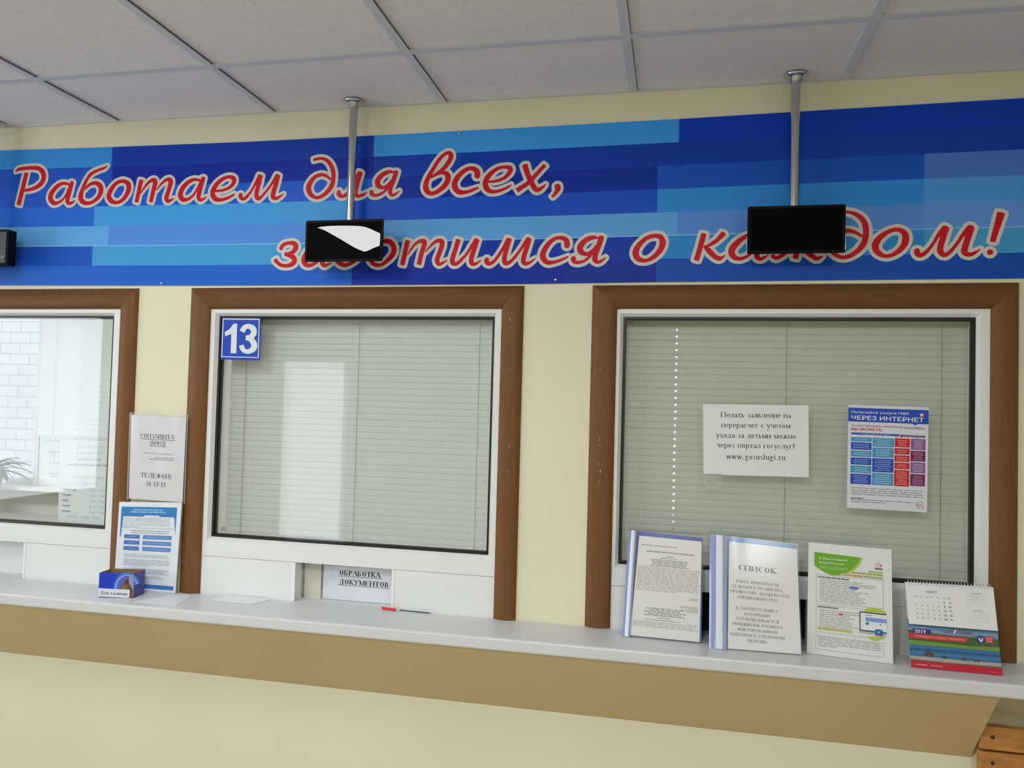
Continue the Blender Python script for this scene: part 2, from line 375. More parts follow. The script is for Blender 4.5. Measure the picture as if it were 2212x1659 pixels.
# suspended ceiling: lay-in tiles (plate) hanging in a grid of painted bars
m = MB()
m.box(-4.6, 4.1, -5.6, 0, CEIL+.004, CEIL+.05, M_CEIL)
ceil = tag(m.build('ceiling'), kind='structure')
m = MB(); bw = .012
gx = [-1.3297-.012+.6*i for i in range(-5, 9)]; gy = [-.357-.6*i for i in range(9)]
for x in gx: m.box(x-bw, x+bw, -5.5, -.004, CEIL-.003, CEIL+.01, M_BAR)
for y in gy: m.box(-4.5, 4, y-bw, y+bw, CEIL-.0024, CEIL+.01, M_BAR)
m.box(-4.5, 4, -.012, -.0005, CEIL-.002, CEIL+.01, M_BAR)
g_ = m.build('grid', ceil)
m = MB()
M_GAP = mat('tile_joint_gap', (118, 112, 114), .9)
for x in gx: m.box(x+bw, x+bw+.0012, -5.5, -.012, CEIL-.0005, CEIL+.008, M_GAP)
m.build('joint', ceil)

# ---- service windows
M_CHIP = mat('casing_chip', (206, 186, 160), .7)
CHIPS = {(2, 1): [(1102, 690, .002, .006), (1103, 708, .0015, .004), (1101, 800, .001, .003), (1100, 965, .0015, .007), (1099, 1018, .001, .004)], (3, 0): [(1296, 800, .0015, .004), (1296, 878, .0015, .003), (1294, 950, .0012, .006), (1297, 962, .001, .004), (1294, 1002, .0012, .003), (1297, 1018, .0015, .007), (1295, 1040, .001, .004)]}
def service_window(n, x0, x1, g0, g1, t0, t1, opening, back_mat):
    root = thing('window_%d' % n, None, None, ((g0+g1)/2, 0, CTOP), kind='structure')
    # brown rounded casing, mitred at the head
    T = 2.0815; IN = 2.009; PR = [(0, 0), (.004, .008), (.014, .0135), (.030, .0165), (.046, .0155), (.060, .0115), (.069, .005), (.0715, 0)]
    def prof(xa, xb): return [(xa+(xb-xa)*a/.0715, -b) for a, b in PR]
    iL, iR = t0+.0765, t1-.0705
    for nm, ma in (('casing', M_WOOD),):
        for side, (xo, xi) in enumerate(((t0, iL), (t1, iR))):
            m = MB(); pr = prof(xo, xi)
            rows = [[(x, y, CTOP+.0005) for x, y in pr], [(x, y, T-(T-IN)*a/.0715) for (x, y), (a, b) in zip(pr, PR)]]
            m.grid(rows, ma, True); m.face([(x, y, CTOP+.0005) for x, y in pr], ma)
            if (n, side) in CHIPS:
                for px, py, cw, cl in CHIPS[n, side]:
                    q = on_y(px, py, -.0169); m.face([(q.x, q.y, q.z+cl), (q.x+cw, q.y, q.z+cl*.3), (q.x+cw*.4, q.y, q.z-cl), (q.x-cw*.5, q.y, q.z)][::-1], M_CHIP)
            m.build('casing', root)
        m = MB()
        rows = [[(t0+(iL-t0)*a/.0715, -b, T-(T-IN)*a/.0715) for a, b in PR], [(t1+(iR-t1)*a/.0715, -b, T-(T-IN)*a/.0715) for a, b in PR]]
        m.grid(rows, M_WOODH, True); m.build('casing', root)
    # white plastic frame with glazing bead
    def loop(a, b, z0, z1, y): return [(a, y, z0), (b, y, z0), (b, y, z1), (a, y, z1)]
    m = MB(); zb = 1.178; bd = .009
    m.grid([loop(x0, x1, zb, 2.03, .07), loop(x0, x1, zb, 2.03, .001), loop(g0-bd, g1+bd, Z0-bd, Z1+bd, .001), loop(g0, g1, Z0, Z1, .014), loop(g0, g1, Z0, Z1, .07), loop(x0, x1, zb, 2.03, .07)], M_PVC, False, True)
    m.build('frame', root)
    m = MB(); gk = .006
    m.grid([loop(g0, g1, Z0, Z1, .0135), loop(g0+gk, g1-gk, Z0+gk, Z1-gk, .0135), loop(g0+gk, g1-gk, Z0+gk, Z1-gk, .0185)], M_GASK, False, True)
    m.grid([loop(g0, g1, Z0, Z1, .026), loop(g0+gk*1.6, g1-gk*1.6, Z0+gk*1.6, Z1-gk*1.6, .026), loop(g0+gk*1.6, g1-gk*1.6, Z0+gk*1.6, Z1-gk*1.6, .034), loop(g0, g1, Z0, Z1, .034)], M_GASK, False, True)
    m.build('gasket', root)
    m = MB(); m.face([(g0, .019, Z0), (g1, .019, Z0), (g1, .019, Z1), (g0, .019, Z1)], M_GLASS); m.build('pane', root)
    # lower panel with the pass-through
    oa, ob = opening
    m = MB(); zt = zb-.0012
    m.box(x0, oa, .001, .06, 1.03, zt, M_PVC); m.box(ob, x1, .001, .06, 1.03, zt, M_PVC); m.build('panel', root)
    m = MB()
    for xx in (oa, ob):
        m = MB(); m.box(xx-.0045, xx+.0045 if xx == oa else xx+.004, -.001, .004, CTOP, zt, mat('white_corner_strip', (244, 244, 244), .3)); m.build('corner_strip', root)
    m = MB(); m.box(oa, ob, .0005, .061, 1.03, CTOP, M_COUNTER); m.build('tray', root)
    m = MB(); m.box(oa-.03, ob+.03, .061, .068, 1.03, zt+.03, back_mat); m.build('opening_back', root)
    return root
M_LID = mat('shutter_offwhite', (226, 220, 206), .5)
M_DARK = mat('opening_shade_black', (14, 14, 16), .7)  # shade inside the open right pass-through painted as a near-black back panel
win_left = service_window(1, -2.33, -1.275, -2.295, -1.331, -2.395, -1.2256, (-1.99, -1.645), mat('shutter_white', (228, 230, 230), .4))
win_mid = service_window(2, -.965, .087, -.9205, .0415, -1.0216, .1365, (-.6065, -.2635), M_LID)
win_right = service_window(3, .395, 1.46, .4435, 1.415, .3485, 1.5172, (.635, .985), M_DARK)
# grey vertical strips inside the pass-throughs
for wroot, lines in ((win_mid, [(-.6065, -.598), (-.538, -.5315)]), (win_left, [(-1.845, -1.832), (-1.69, -1.672)])):
    m = MB()
    for a, b in lines: m.box(a, b, .0596, .0612, CTOP+.001, 1.168, mat('strip_grey', (150, 146, 138), .8, noise=(40, .25)))
    m.build('grey_strips', wroot)

# ---- room behind the counter: outer wall with two windows, daylight and a brick wall outside
M_ROOM = mat('office_paint', (222, 224, 222), .7)
W1 = (-6.0, -3.72); W2 = (.1, 1.5); BY = 3.2
m = MB()
m.box(-6.3, W1[0], BY, BY+.2, 0, 2.8, M_ROOM); m.box(W1[1], W2[0], BY, BY+.2, 0, 2.8, M_ROOM); m.box(W2[1], 4.1, BY, BY+.2, 0, 2.8, M_ROOM)
for a, b in (W1, W2): m.box(a, b, BY, BY+.2, 0, .95, M_ROOM); m.box(a, b, BY, BY+.2, 2.62, 2.8, M_ROOM)
tag(m.build('wall_office_outer'), kind='structure')
m = MB(); m.box(-6.4, -6.3, .12, BY+.2, 0, 2.8, M_ROOM); m.box(-6.3, -4.5, .12, .2, 0, 2.8, M_ROOM); tag(m.build('wall_office_left'), kind='structure')
m = MB(); m.box(-6.4, 4.1, .12, BY+.2, 2.72, 2.85, M_ROOM); tag(m.build('wall_office_ceiling'), kind='structure')
def outer_window(n, a, b, mull):
    root = thing('window_%d' % n, None, None, ((a+b)/2, BY, .95), kind='structure')
    m = MB(); F = .05
    m.box(a, b, BY+.05, BY+.12, .95, .95+F, M_PVC); m.box(a, b, BY+.05, BY+.12, 2.62-F, 2.62, M_PVC)
    m.box(a, a+F, BY+.05, BY+.12, .95, 2.62, M_PVC); m.box(b-F, b, BY+.05, BY+.12, .95, 2.62, M_PVC)
    for x in mull:
        for k in (-.050, -.017, .017): m.box(x+k, x+k+.022, BY+.03+abs(k)*.3, BY+.12, .95, 2.62, M_PVC)
    m.build('frame', root)
    m = MB(); m.box(a-.05, b+.05, BY-.16, BY+.05, .92, .945, M_PVC); m.build('sill', root)
    return root
outer_window(4, *W1, [-4.66]); outer_window(5, *W2, [])
M_BRICK = bpy.data.materials.new('white_silicate_brick'); M_BRICK.use_nodes = True
nt = M_BRICK.node_tree; bt = nt.nodes.new('ShaderNodeTexBrick'); tc = nt.nodes.new('ShaderNodeTexCoord'); mp = nt.nodes.new('ShaderNodeMapping')
mp.inputs['Rotation'].default_value = (math.pi/2, 0, 0)
bt.inputs['Color1'].default_value = (.60, .61, .60, 1); bt.inputs['Color2'].default_value = (.55, .56, .55, 1); bt.inputs['Mortar'].default_value = (.43, .445, .44, 1)
bt.inputs['Scale'].default_value = 1.0; bt.inputs['Brick Width'].default_value = .30; bt.inputs['Row Height'].default_value = .14; bt.inputs['Mortar Size'].default_value = .010
nt.links.new(tc.outputs['Object'], mp.inputs[0]); nt.links.new(mp.outputs[0], bt.inputs['Vector']); nt.links.new(bt.outputs[0], nt.nodes['Principled BSDF'].inputs['Base Color'])
nt.nodes['Principled BSDF'].inputs['Roughness'].default_value = .8
m = MB(); m.box(-14, -4.2, 6.2, 6.5, 0, 9, M_BRICK); tag(m.build('wall_outside_brick'), kind='structure')

# ---- door and window of the waiting room behind the viewer
m = MB()
for a, b in ((-3.68, -3.6), (-2.9, -2.82)): m.box(a, b, -5.56, -5.5, 0, 2.15, M_PVC)
m.box(-3.6, -2.9, -5.56, -5.5, 2.07, 2.15, M_PVC); m.box(-3.6, -2.9, -5.56, -5.5, 0, .12, M_PVC)
tag(m.build('door_1'), kind='structure')
m = MB()
for y in (-3.6, -2.33, -1.06): m.box(-4.58, -4.52, y, y+.06, .9, 2.4, M_PVC)
for z in (.9, 2.34): m.box(-4.58, -4.52, -3.6, -1.0, z, z+.06, M_PVC)
tag(m.build('window_6'), kind='structure')

# ================================================================== things
# ---- ceiling lamps of the waiting room
def ceiling_lamp(lx, ly, label):
    r = thing('ceiling_lamp', label, 'lamp', (lx, ly, CEIL), 'square ceiling lamps')
    m = MB(); m.box(lx-.295, lx+.295, ly-.295, ly+.295, CEIL-.004, CEIL-.001, M_PVC); m.build('frame', r)
    m = MB(); m.box(lx-.27, lx+.27, ly-.27, ly+.27, CEIL-.008, CEIL-.0042, glow('lamp_diffuser', (255, 250, 240), 3)); m.build('diffuser', r)
for (lx, ly, pw), lb in zip(LAMPS, ('square ceiling lamp nearest the blue banner, left of the viewer', 'square ceiling lamp over the middle of the waiting room, behind the viewer on the left', 'square ceiling lamp over the waiting room behind the viewer on the right')):
    ceiling_lamp(lx, ly, lb)

# ---- counter
m = MB(); m.box(-4.4, 3.6, -.2, -.0004, 1.0155, CTOP, M_COUNTER)
tag(m.build('counter', bevel=.006, loc=(0, -.1, 1.0155)), 'long white counter shelf running along the wall under the service windows', 'counter')

# ---- blinds
def translucent(m, amt):
    nt = m.node_tree; b = nt.nodes['Principled BSDF']; o = nt.nodes['Material Output']
    t = nt.nodes.new('ShaderNodeBsdfTranslucent'); t.inputs[0].default_value = b.inputs['Base Color'].default_value
    x = nt.nodes.new('ShaderNodeMixShader'); x.inputs[0].default_value = amt
    nt.links.new(b.outputs[0], x.inputs[1]); nt.links.new(t.outputs[0], x.inputs[2]); nt.links.new(x.outputs[0], o.inputs[0])
M_SLATW = mat('blind_slat_white', (238, 242, 246), .5); translucent(M_SLATW, .28); translucent(M_SLAT, .22); translucent(M_SLATG, .22)

def blind(x0, x1, zt, zb, y, pitch, wid, cords, holes, label, group, mslat=M_SLAT, hole=.0032, cc=(150, 150, 142)):
    r = thing('window_blind', label, 'blind', ((x0+x1)/2, y, zt), group)
    m = MB(); m.box(x0, x1, y-.012, y+.014, zt-.024, zt, mslat); m.build('headrail', r)
    m = MB(); m.box(x0, x1, y-.009, y+.009, zb, zb+.014, mslat); m.build('bottom_rail', r)
    m = MB(); n = int((zt-.024-zb-.014)/pitch)+1; k = wid/.025
    prof = [(.0052, .0124), (.0012, .0075), (-.0022, .0024), (-.0036, -.0030), (-.0040, -.0082), (-.0030, -.0124)]
    prof = [(a*k*.5, b*k) for a, b in prof]
    bx = [x0]
    for h in sorted(holes): bx += [h-hole, h+hole]
    bx.append(x1)
    rn = random.Random(5)
    for i in range(n):
        z = zb+.014+pitch*(i+.55); dz = (rn.random()-.5)*.0008; ti = (rn.random()-.5)*.0012
        for j in range(len(bx)-1):
            a, b = bx[j], bx[j+1]
            segs = [prof] if j % 2 == 0 else [prof[:3], prof[3:]]
            for sg in segs: m.grid([[(a, y+p+ti, z+dz+q) for p, q in sg], [(b, y+p+ti, z+dz+q) for p, q in sg]], mslat, True)
    m.build('slats', r)
    for c in cords:
        m = MB(); m.tube([(c, y-.0062*k, zt-.02), (c+.001, y-.0066*k, (zt+zb)/2), (c, y-.0062*k, zb+.01)], .0008*k, mat('blind_cord_%d' % cc[0], cc, .7), 6)
        m.build('ladder_cord', r)
    return r
blind(-.908, .03, 1.995, 1.195, .078, .0210, .025, [-.849, -.436, -.020], [], 'closed pale horizontal blind behind the glass of the middle window numbered 13', 'closed blinds behind the service windows')
blind(.436, 1.422, 1.995, 1.195, .078, .0210, .025, [.924, 1.347], [.603], 'closed grey-green horizontal blind behind the right service window with the taped notice', 'closed blinds behind the service windows', M_SLATG)
bz_ = on_y(180, 946, BY-.03).z
blind(-4.60, -3.86, 2.62, bz_, BY-.03, .046, .05, [-4.45], [-3.905], 'white half-lowered blind on the outer window seen through the left service window', 'blinds', M_SLATW, .012, (214, 216, 218))

# ---- potted plant on the sill of the outer window
pc = on_y(-25, 1130, BY-.28)
pr_ = thing('potted_plant', 'leafy potted plant standing behind the glass of the left service window', 'plant', (pc.x, pc.y, .945))
m = MB(); m.lathe((pc.x, pc.y), [(.001, .946), (.07, .946), (.095, 1.10), (.085, 1.10), (.08, 1.08), (.001, 1.08)], mat('plant_pot', (150, 120, 100), .6)); m.build('pot', pr_)
m = MB(); rn = random.Random(11); M_LEAF = mat('plant_leaf', (96, 118, 92), .5)
for i in range(30):
    a = rn.uniform(0, 6.28); up = rn.uniform(.15, .75); ln = rn.uniform(.18, .36)
    d = Vector((math.cos(a)*(1-up*.5), math.sin(a)*.45, up)).normalized(); sd = d.cross(Vector((0, 0, 1))).normalized()
    p = Vector((pc.x, pc.y, 1.08)); rows = []
    for j in range(7):
        t = j/6; wd = .034*math.sin(math.pi*min(1, t*.9+.06)); q = p+d*ln*t+Vector((0, 0, -.16*t*t))
        rows.append([q-sd*wd, q+Vector((0, 0, -.006)), q+sd*wd])
    m.grid(rows, M_LEAF, True)
m.build('foliage', pr_)
# ---- office desk below that window
m = MB(); m.box(-5.6, -2.7, 2.2, 2.95, .72, .75, mat('desk_top', (206, 206, 204), .4))
dk = thing('office_desk', 'pale office desk behind the glass of the left service window', 'desk', (-4.1, 2.6, 0)); m.build('top', dk)
for lx in (-5.55, -2.75):
    m = MB(); m.box(lx-.02, lx+.02, 2.22, 2.93, 0, .72, mat('desk_top', (206, 206, 204))); m.build('leg', dk)
# ================================================================== banner
def smooth(pts, n=6):
    out = []
    P = [pts[0]]+list(pts)+[pts[-1]]
    for i in range(1, len(P)-2):
        for k in range(n):
            t = k/n; a, b, c, d = P[i-1:i+3]
            out.append(tuple(.5*((2*b[j])+(-a[j]+c[j])*t+(2*a[j]-5*b[j]+4*c[j]-d[j])*t*t+(-a[j]+3*b[j]-3*c[j]+d[j])*t**3) for j in range(3)))
    out.append(tuple(pts[-1])); return out
YB = -.004
def band(pts):  # photo edge polyline -> (x, z) on the banner plane
    return [(on_y(px, py, YB).x, on_y(px, py, YB).z) for px, py in pts]
TOPE = band([(0, 325), (242, 317.6), (530, 306.5), (808, 292.8), (1250, 269.2), (1467, 257), (1760, 239), (2212, 211.8)])
BOTE = band([(0, 616.6), (380, 616.9), (760, 616.0), (1160, 613.3), (1380, 610), (1800, 605.5), (2080, 602.6), (2212, 601.6)])
def interp(L, x):
    for (a, c), (b, d) in zip(L, L[1:]):
        if x <= b or (b, d) == L[-1]: return c+(d-c)*(x-a)/(b-a)
def bx_(px, row): return on_y(px, 325-.051*px+(row+.5)*(42+.0068*px), YB).x
def bpt(x, r): t, b = interp(TOPE, x), interp(BOTE, x); return (x, t+(b-t)*r/7.0)
XL, XR = -2.75, 2.3
ROWS = [
 [(242, (62, 138, 204)), (808, (20, 60, 156)), (1467, (70, 150, 226)), (None, (14, 60, 172))],
 [(242, (34, 80, 176)), (808, (20, 42, 146)), (None, (16, 62, 160))],
 [(242, (40, 84, 184)), (808, (38, 88, 190)), (1420, (18, 44, 148)), (1997, (26, 82, 178)), (None, (84, 118, 186))],
 [(203, (44, 102, 200)), (764, (78, 152, 208)), (1420, (24, 78, 180)), (1997, (58, 136, 204)), (None, (92, 146, 208))],
 [(234, (108, 162, 214)), (800, (94, 138, 204)), (1462, (106, 158, 208)), (1997, (100, 136, 202)), (None, (108, 144, 206))],
 [(199, (40, 92, 196)), (764, (86, 166, 218)), (1420, (22, 60, 170)), (1997, (62, 146, 212)), (None, (92, 164, 212))],
 [(760, (46, 106, 206)), (1417, (28, 48, 158)), (None, (28, 84, 180))]]
def vinyl(c, k=(.86, 1.2, 1.38)):
    g = lambda v: 255*(1.055*v**(1/2.4)-.055) if v > .0031308 else 255*12.92*v
    return mat('banner_%02x%02x%02x' % c, tuple(max(1, min(250, g(v*q))) for v, q in zip(lin(c), k)), .42, spec=.18)
ROWS[5:] = [[(a, tuple(int(v*f) for v, f in zip(c, (.90, .90, .90)))) for a, c in r_] for r_ in ROWS[5:]]
bn = thing('banner', 'long blue striped wall banner with red slogan lettering above the service windows', 'banner', (0, YB, 2.34))
m = MB()
CX = sorted({XL, XR, *[p[0] for p in TOPE], *[p[0] for p in BOTE]})
for r, segs in enumerate(ROWS):
    x0 = XL
    for px, c in segs:
        x1 = XR if px is None else bx_(px, r)
        cut = [x0]+[x for x in CX if x0+.001 < x < x1-.001]+[x1]
        for a, b in zip(cut, cut[1:]):
            q = [bpt(a, r), bpt(b, r), bpt(b, r+1), bpt(a, r+1)]
            m.face([(x, YB, z) for x, z in q][::-1], vinyl(c))
        x0 = x1
for a, b in zip(CX, CX[1:]):     # backing and the overlap seam of the two printed strips, its highlight painted pale
    ta, tb_, ba, bb = bpt(a, 0), bpt(b, 0), bpt(a, 7), bpt(b, 7)
    m.face([(ta[0], -.0012, ta[1]), (tb_[0], -.0012, tb_[1]), (bb[0], -.0012, bb[1]), (ba[0], -.0012, ba[1])], M_PAPER)
    m.face([(ta[0], -.0012, ta[1]), (tb_[0], -.0012, tb_[1]), (tb_[0], YB, tb_[1]), (ta[0], YB, ta[1])], M_PAPER)
    m.face([(ba[0], YB, ba[1]), (bb[0], YB, bb[1]), (bb[0], -.0012, bb[1]), (ba[0], -.0012, ba[1])], M_PAPER)
    s0, s1 = bpt(a, 5-.02), bpt(b, 5-.02); s2, s3 = bpt(b, 5+.02), bpt(a, 5+.02)
    m.face([(s0[0], YB-.0003, s0[1]), (s1[0], YB-.0003, s1[1]), (s2[0], YB-.0003, s2[1]), (s3[0], YB-.0003, s3[1])][::-1], vinyl((150, 186, 226)))
# lettering: pen strokes traced on the banner (crop origin, scale, strokes of x, y, pen width)
SA, SF, SH = .10850, .13562, .14919
LET = [
 ((20, 320), SA, [
  [[(345,490,80),(270,810,82),(190,1135,85)], [(130,470,16),(190,425,55),(350,400,62),(560,398,72),(665,470,88),(690,580,92),(650,690,88),(540,780,70),(420,825,58),(290,845,45)]],
  [[(1215,730,40),(1080,702,55),(960,760,75),(850,890,90),(822,1000,95),(880,1090,80),(970,1088,55),(1060,1030,40),(1140,920,40),(1215,760,60)], [(1255,668,76),(1215,830,80),(1170,980,85),(1162,1055,82),(1195,1104,60),(1260,1084,45),(1310,1042,18)]],
  [[(1960,350,14),(1900,395,45),(1780,437,52),(1640,508,60),(1545,630,60),(1470,800,72),(1425,940,92),(1445,1050,90),(1540,1098,68),(1660,1072,62),(1770,985,76),(1828,870,92),(1815,760,90),(1740,700,75),(1650,705,60),(1560,760,45),(1505,825,40)]]]),
 ((220, 320), SA, [
  [[(420,650,65),(290,700,68),(185,830,88),(142,950,92),(185,1045,88),(290,1085,60),(405,1040,66),(500,920,84),(540,800,95),(520,700,85),(420,650,65)]],
  [[(790,630,82),(740,860,80),(690,1080,76)], [(775,900,20),(860,770,40),(950,670,55),(1035,638,80),(1065,700,92),(1030,840,82),(975,1078,76)], [(1090,840,20),(1180,720,40),(1270,640,55),(1350,628,80),(1372,690,92),(1330,850,82),(1288,980,86),(1310,1050,75),(1370,1042,50),(1445,998,14)]],
  [[(1975,650,45),(1850,625,55),(1720,680,75),(1610,800,90),(1565,930,95),(1610,1022,85),(1710,1020,60),(1810,950,45),(1880,850,40),(1975,680,60)], [(2025,582,82),(1985,740,80),(1938,900,86),(1930,990,80),(1970,1036,60),(2030,1012,45),(2085,968,14)]]]),
 ((430, 320), SA, [
  [[(290,855,40),(470,842,48),(610,782,60),(692,690,80),(690,610,88),(610,573,62),(500,600,66),(380,690,80),(290,820,95),(275,930,95),(330,1012,88),(440,1030,62),(580,992,55),(712,915,34)]],
  [[(828,922,80),(835,985,76),(888,1010,66),(960,960,56),(1050,840,46),(1120,720,52),(1222,545,92)], [(1222,545,102),(1190,720,88),(1148,880,86),(1150,970,86),(1192,1005,70),(1260,950,55),(1380,810,46),(1470,680,52),(1568,540,90)], [(1568,540,104),(1530,720,92),(1478,900,92),(1478,975,86),(1535,1000,66),(1610,968,46),(1690,912,12)]]]),
 ((640, 320), SA, [
  [[(340,237,52),(480,206,50),(600,237,66),(690,340,80),(738,480,84),(735,640,86),(695,770,92),(590,900,82),(470,977,66),(370,980,66),(280,910,88),(245,800,102),(280,690,92),(370,580,72),(490,532,68),(600,555,56),(690,632,40)]],
  [[(848,865,82),(855,930,86),(930,958,70),(1010,905,60),(1090,780,50),(1170,620,62),(1270,485,90)], [(1275,485,98),(1230,650,90),(1188,830,90),(1190,930,86),(1250,955,60),(1340,925,45),(1418,878,14)]],
  [[(1955,485,24),(1850,475,72),(1720,530,90),(1622,650,106),(1640,750,96),(1740,790,60),(1840,735,78),(1910,640,60)], [(1995,458,88),(1945,620,92),(1888,760,90),(1868,860,86),(1900,932,66),(1980,916,48),(2058,850,18)], [(1850,755,50),(1770,850,46),(1680,912,55),(1580,942,62),(1508,918,74),(1500,865,88)]]]),
 ((890, 310), .15371, [
  [[(262,470,20),(400,388,46),(490,300,62),(546,200,65),(535,140,60),(470,145,46),(380,230,50),(280,390,56),(215,510,66),(193,620,76),(235,692,66),(310,698,55),(420,632,66),(495,540,76),(503,450,76),(450,410,55),(370,420,46),(262,482,30)]],
  [[(918,466,82),(915,400,82),(870,358,62),(790,355,55),(690,420,66),(612,520,76),(602,610,78),(660,682,70),(760,684,50),(860,652,42),(935,618,22)]],
  [[(1065,540,32),(1190,526,40),(1300,482,48),(1376,400,65),(1376,345,65),(1300,332,46),(1200,355,50),(1100,430,66),(1036,530,76),(1043,620,76),(1100,672,58),(1190,674,46),(1300,638,40),(1398,583,22)]],
  [[(1585,300,76),(1625,430,72),(1690,570,72),(1740,645,70),(1790,645,60),(1840,612,40),(1882,572,12)], [(1870,303,52),(1760,420,56),(1650,540,62),(1560,605,62),(1475,662,70)]],
  [[(2040,600,84),(2050,640,72),(2010,710,46),(1970,752,34)]]]),
 ((570, 480), SF, [
  [[(270,432,60),(310,362,56),(400,332,52),(490,345,76),(507,420,82),(440,490,56),(330,510,44)], [(330,510,44),(440,540,72),(492,600,76),(460,662,72),(370,694,55),(270,682,52),(205,630,56),(180,588,62)]],
  [[(960,335,46),(850,340,52),(730,430,66),(650,540,72),(640,640,78),(710,690,62),(810,660,46),(880,590,40),(960,400,50)], [(985,290,66),(950,420,66),(930,560,72),(930,645,76),(975,690,58),(1075,650,24)]],
  [[(1500,60,14),(1400,130,46),(1300,200,50),(1215,340,52),(1172,520,72),(1185,630,76),(1290,686,60),(1410,640,56),(1500,560,66),(1540,470,72),(1500,400,60),(1400,390,50),(1250,470,36)]],
  [[(1900,305,56),(2010,312,76),(2070,400,82),(2060,500,82),(1980,600,66),(1870,680,52),(1760,672,56),(1690,590,66),(1690,480,72),(1760,370,62),(1900,305,56)]]]),
 ((850, 480), SF, [
  [[(230,290,76),(185,490,72),(140,684,72)], [(225,520,18),(320,380,40),(400,312,52),(480,302,72),(495,350,76),(450,490,72),(405,680,72)], [(510,475,18),(610,360,40),(690,300,56),(760,302,72),(775,360,76),(730,500,72),(695,600,76),(720,668,56),(780,652,44),(855,605,16)]],
  [[(1035,275,78),(985,440,72),(943,570,76),(948,650,76),(1000,664,56),(1070,610,50),(1170,500,40),(1240,390,52),(1330,272,74)], [(1330,272,84),(1285,430,76),(1243,570,76),(1248,655,70),(1310,664,48),(1395,605,16)]],
  [[(1487,588,78),(1490,645,72),(1545,658,58),(1620,600,50),(1720,460,46),(1780,360,56),(1842,263,80)], [(1842,263,92),(1800,430,76),(1768,560,76),(1778,645,76),(1840,644,56),(1930,560,46),(2030,430,46),(2090,340,52),(2158,260,80)], [(2158,260,92),(2115,430,78),(2072,570,78),(2080,648,72),(2150,654,50),(2268,575,12)]]]),
 ((1130, 480), SH, [
  [[(635,352,80),(632,280,82),(580,232,60),(480,232,52),(380,300,66),(300,420,78),(288,510,82),(350,582,68),(450,578,48),(550,547,40),(655,498,24)]],
  [[(1098,233,20),(1010,222,62),(910,260,76),(830,350,86),(838,430,82),(920,462,58),(1010,422,66),(1065,345,50)], [(1137,205,78),(1095,340,76),(1050,460,76),(1040,540,78),(1080,578,54),(1140,558,40),(1198,510,16)], [(1005,440,46),(940,520,42),(860,572,44),(780,582,52),(733,562,64),(730,518,78)]],
  [[(1900,195,62),(1790,230,62),(1680,330,76),(1628,440,92),(1670,532,80),(1770,557,54),(1880,512,66),(1980,410,82),(2020,300,92),(1990,215,76),(1900,195,62)]]]),
 ((1480, 470), SF, [
  [[(300,255,86),(238,480,84),(176,684,84)], [(615,250,90),(520,350,68),(420,420,60),(295,480,24)], [(300,450,40),(380,530,86),(470,622,78),(540,652,74),(592,636,44),(638,596,14)]],
  [[(1250,270,46),(1120,248,52),(1000,285,62),(840,390,92),(740,520,106),(770,620,92),(860,657,62),(980,622,50),(1060,540,45),(1230,290,50)], [(1270,240,82),(1220,380,82),(1160,520,82),(1140,605,86),(1175,655,66),(1240,648,50),(1320,595,20)]],
  [[(1880,240,86),(1815,450,86),(1750,655,86)], [(1385,600,62),(1450,648,60),(1560,590,62),(1680,500,62),(1800,440,40)], [(1560,250,76),(1640,340,62),(1720,420,52),(1800,445,40)], [(2110,250,82),(2010,350,62),(1900,430,52),(1800,470,30)], [(1840,455,50),(1920,530,86),(2020,612,78),(2100,655,72),(2190,615,18)]]]),
 ((1740, 440), .11754, [
  [[(330,265,56),(480,180,52),(620,145,56),(800,157,58),(940,205,84),(1060,310,104),(1108,450,112),(1103,620,112),(1052,760,112),(930,890,96),(790,970,82),(650,985,76),(520,910,92),(450,790,106),(470,650,96),(570,540,82),(700,502,82),(820,502,76),(940,540,66),(1045,608,50)]],
  [[(1680,470,82),(1530,512,82),(1370,622,112),(1280,760,132),(1322,890,112),(1470,967,76),(1640,920,86),(1780,800,112),(1840,660,132),(1810,530,112),(1680,470,82)]]]),
 ((1950, 440), .11844, [
  [[(260,850,116),(270,920,104),(340,938,90),(440,870,72),(560,720,60),(660,560,78),(785,430,120)], [(785,430,136),(740,600,118),(688,780,116),(688,880,116),(770,936,92),(880,860,72),(1010,700,66),(1110,550,78),(1245,418,120)], [(1245,418,144),(1195,600,122),(1132,800,122),(1130,890,118),(1220,930,86),(1320,892,60),(1418,826,12)]],
  [[(1795,165,148),(1712,440,122),(1635,697,98)]], [[(1590,878,118),(1592,906,118)]]]),
]
OFF = .0098
M_RED = vinyl((206, 22, 42), (1, 1, 1)); M_RIM = vinyl((216, 214, 206), (1, 1, 1))
def inside(p, x, y):
    c = False; k = len(p); j = k-1
    for i in range(k):
        (xi, yi), (xj, yj) = p[i], p[j]
        if (yi > y) != (yj > y) and x < (xj-xi)*(y-yi)/(yj-yi)+xi: c = not c
        j = i
    return c
def union(polys, y, ma):
    """one flat face set covering every polygon once"""
    vs_, fs, bb = [], [], []
    for p in polys:
        k = len(vs_); vs_ += [Vector(q) for q in p]; fs.append(list(range(k, k+len(p))))
        bb.append((min(q[0] for q in p), max(q[0] for q in p), min(q[1] for q in p), max(q[1] for q in p)))
    ed = [(f[i], f[(i+1) % len(f)]) for f in fs for i in range(len(f))]
    v, e, f, ov, oe, of = delaunay_2d_cdt(vs_, ed, [], 0, 1e-6)
    for t in f:
        cx = sum(v[i].x for i in t)/len(t); cy = sum(v[i].y for i in t)/len(t)
        for p, b in zip(polys, bb):
            if b[0] <= cx <= b[1] and b[2] <= cy <= b[3] and inside(p, cx, cy):
                m.face([(v[i].x, y, v[i].y) for i in t], ma); break
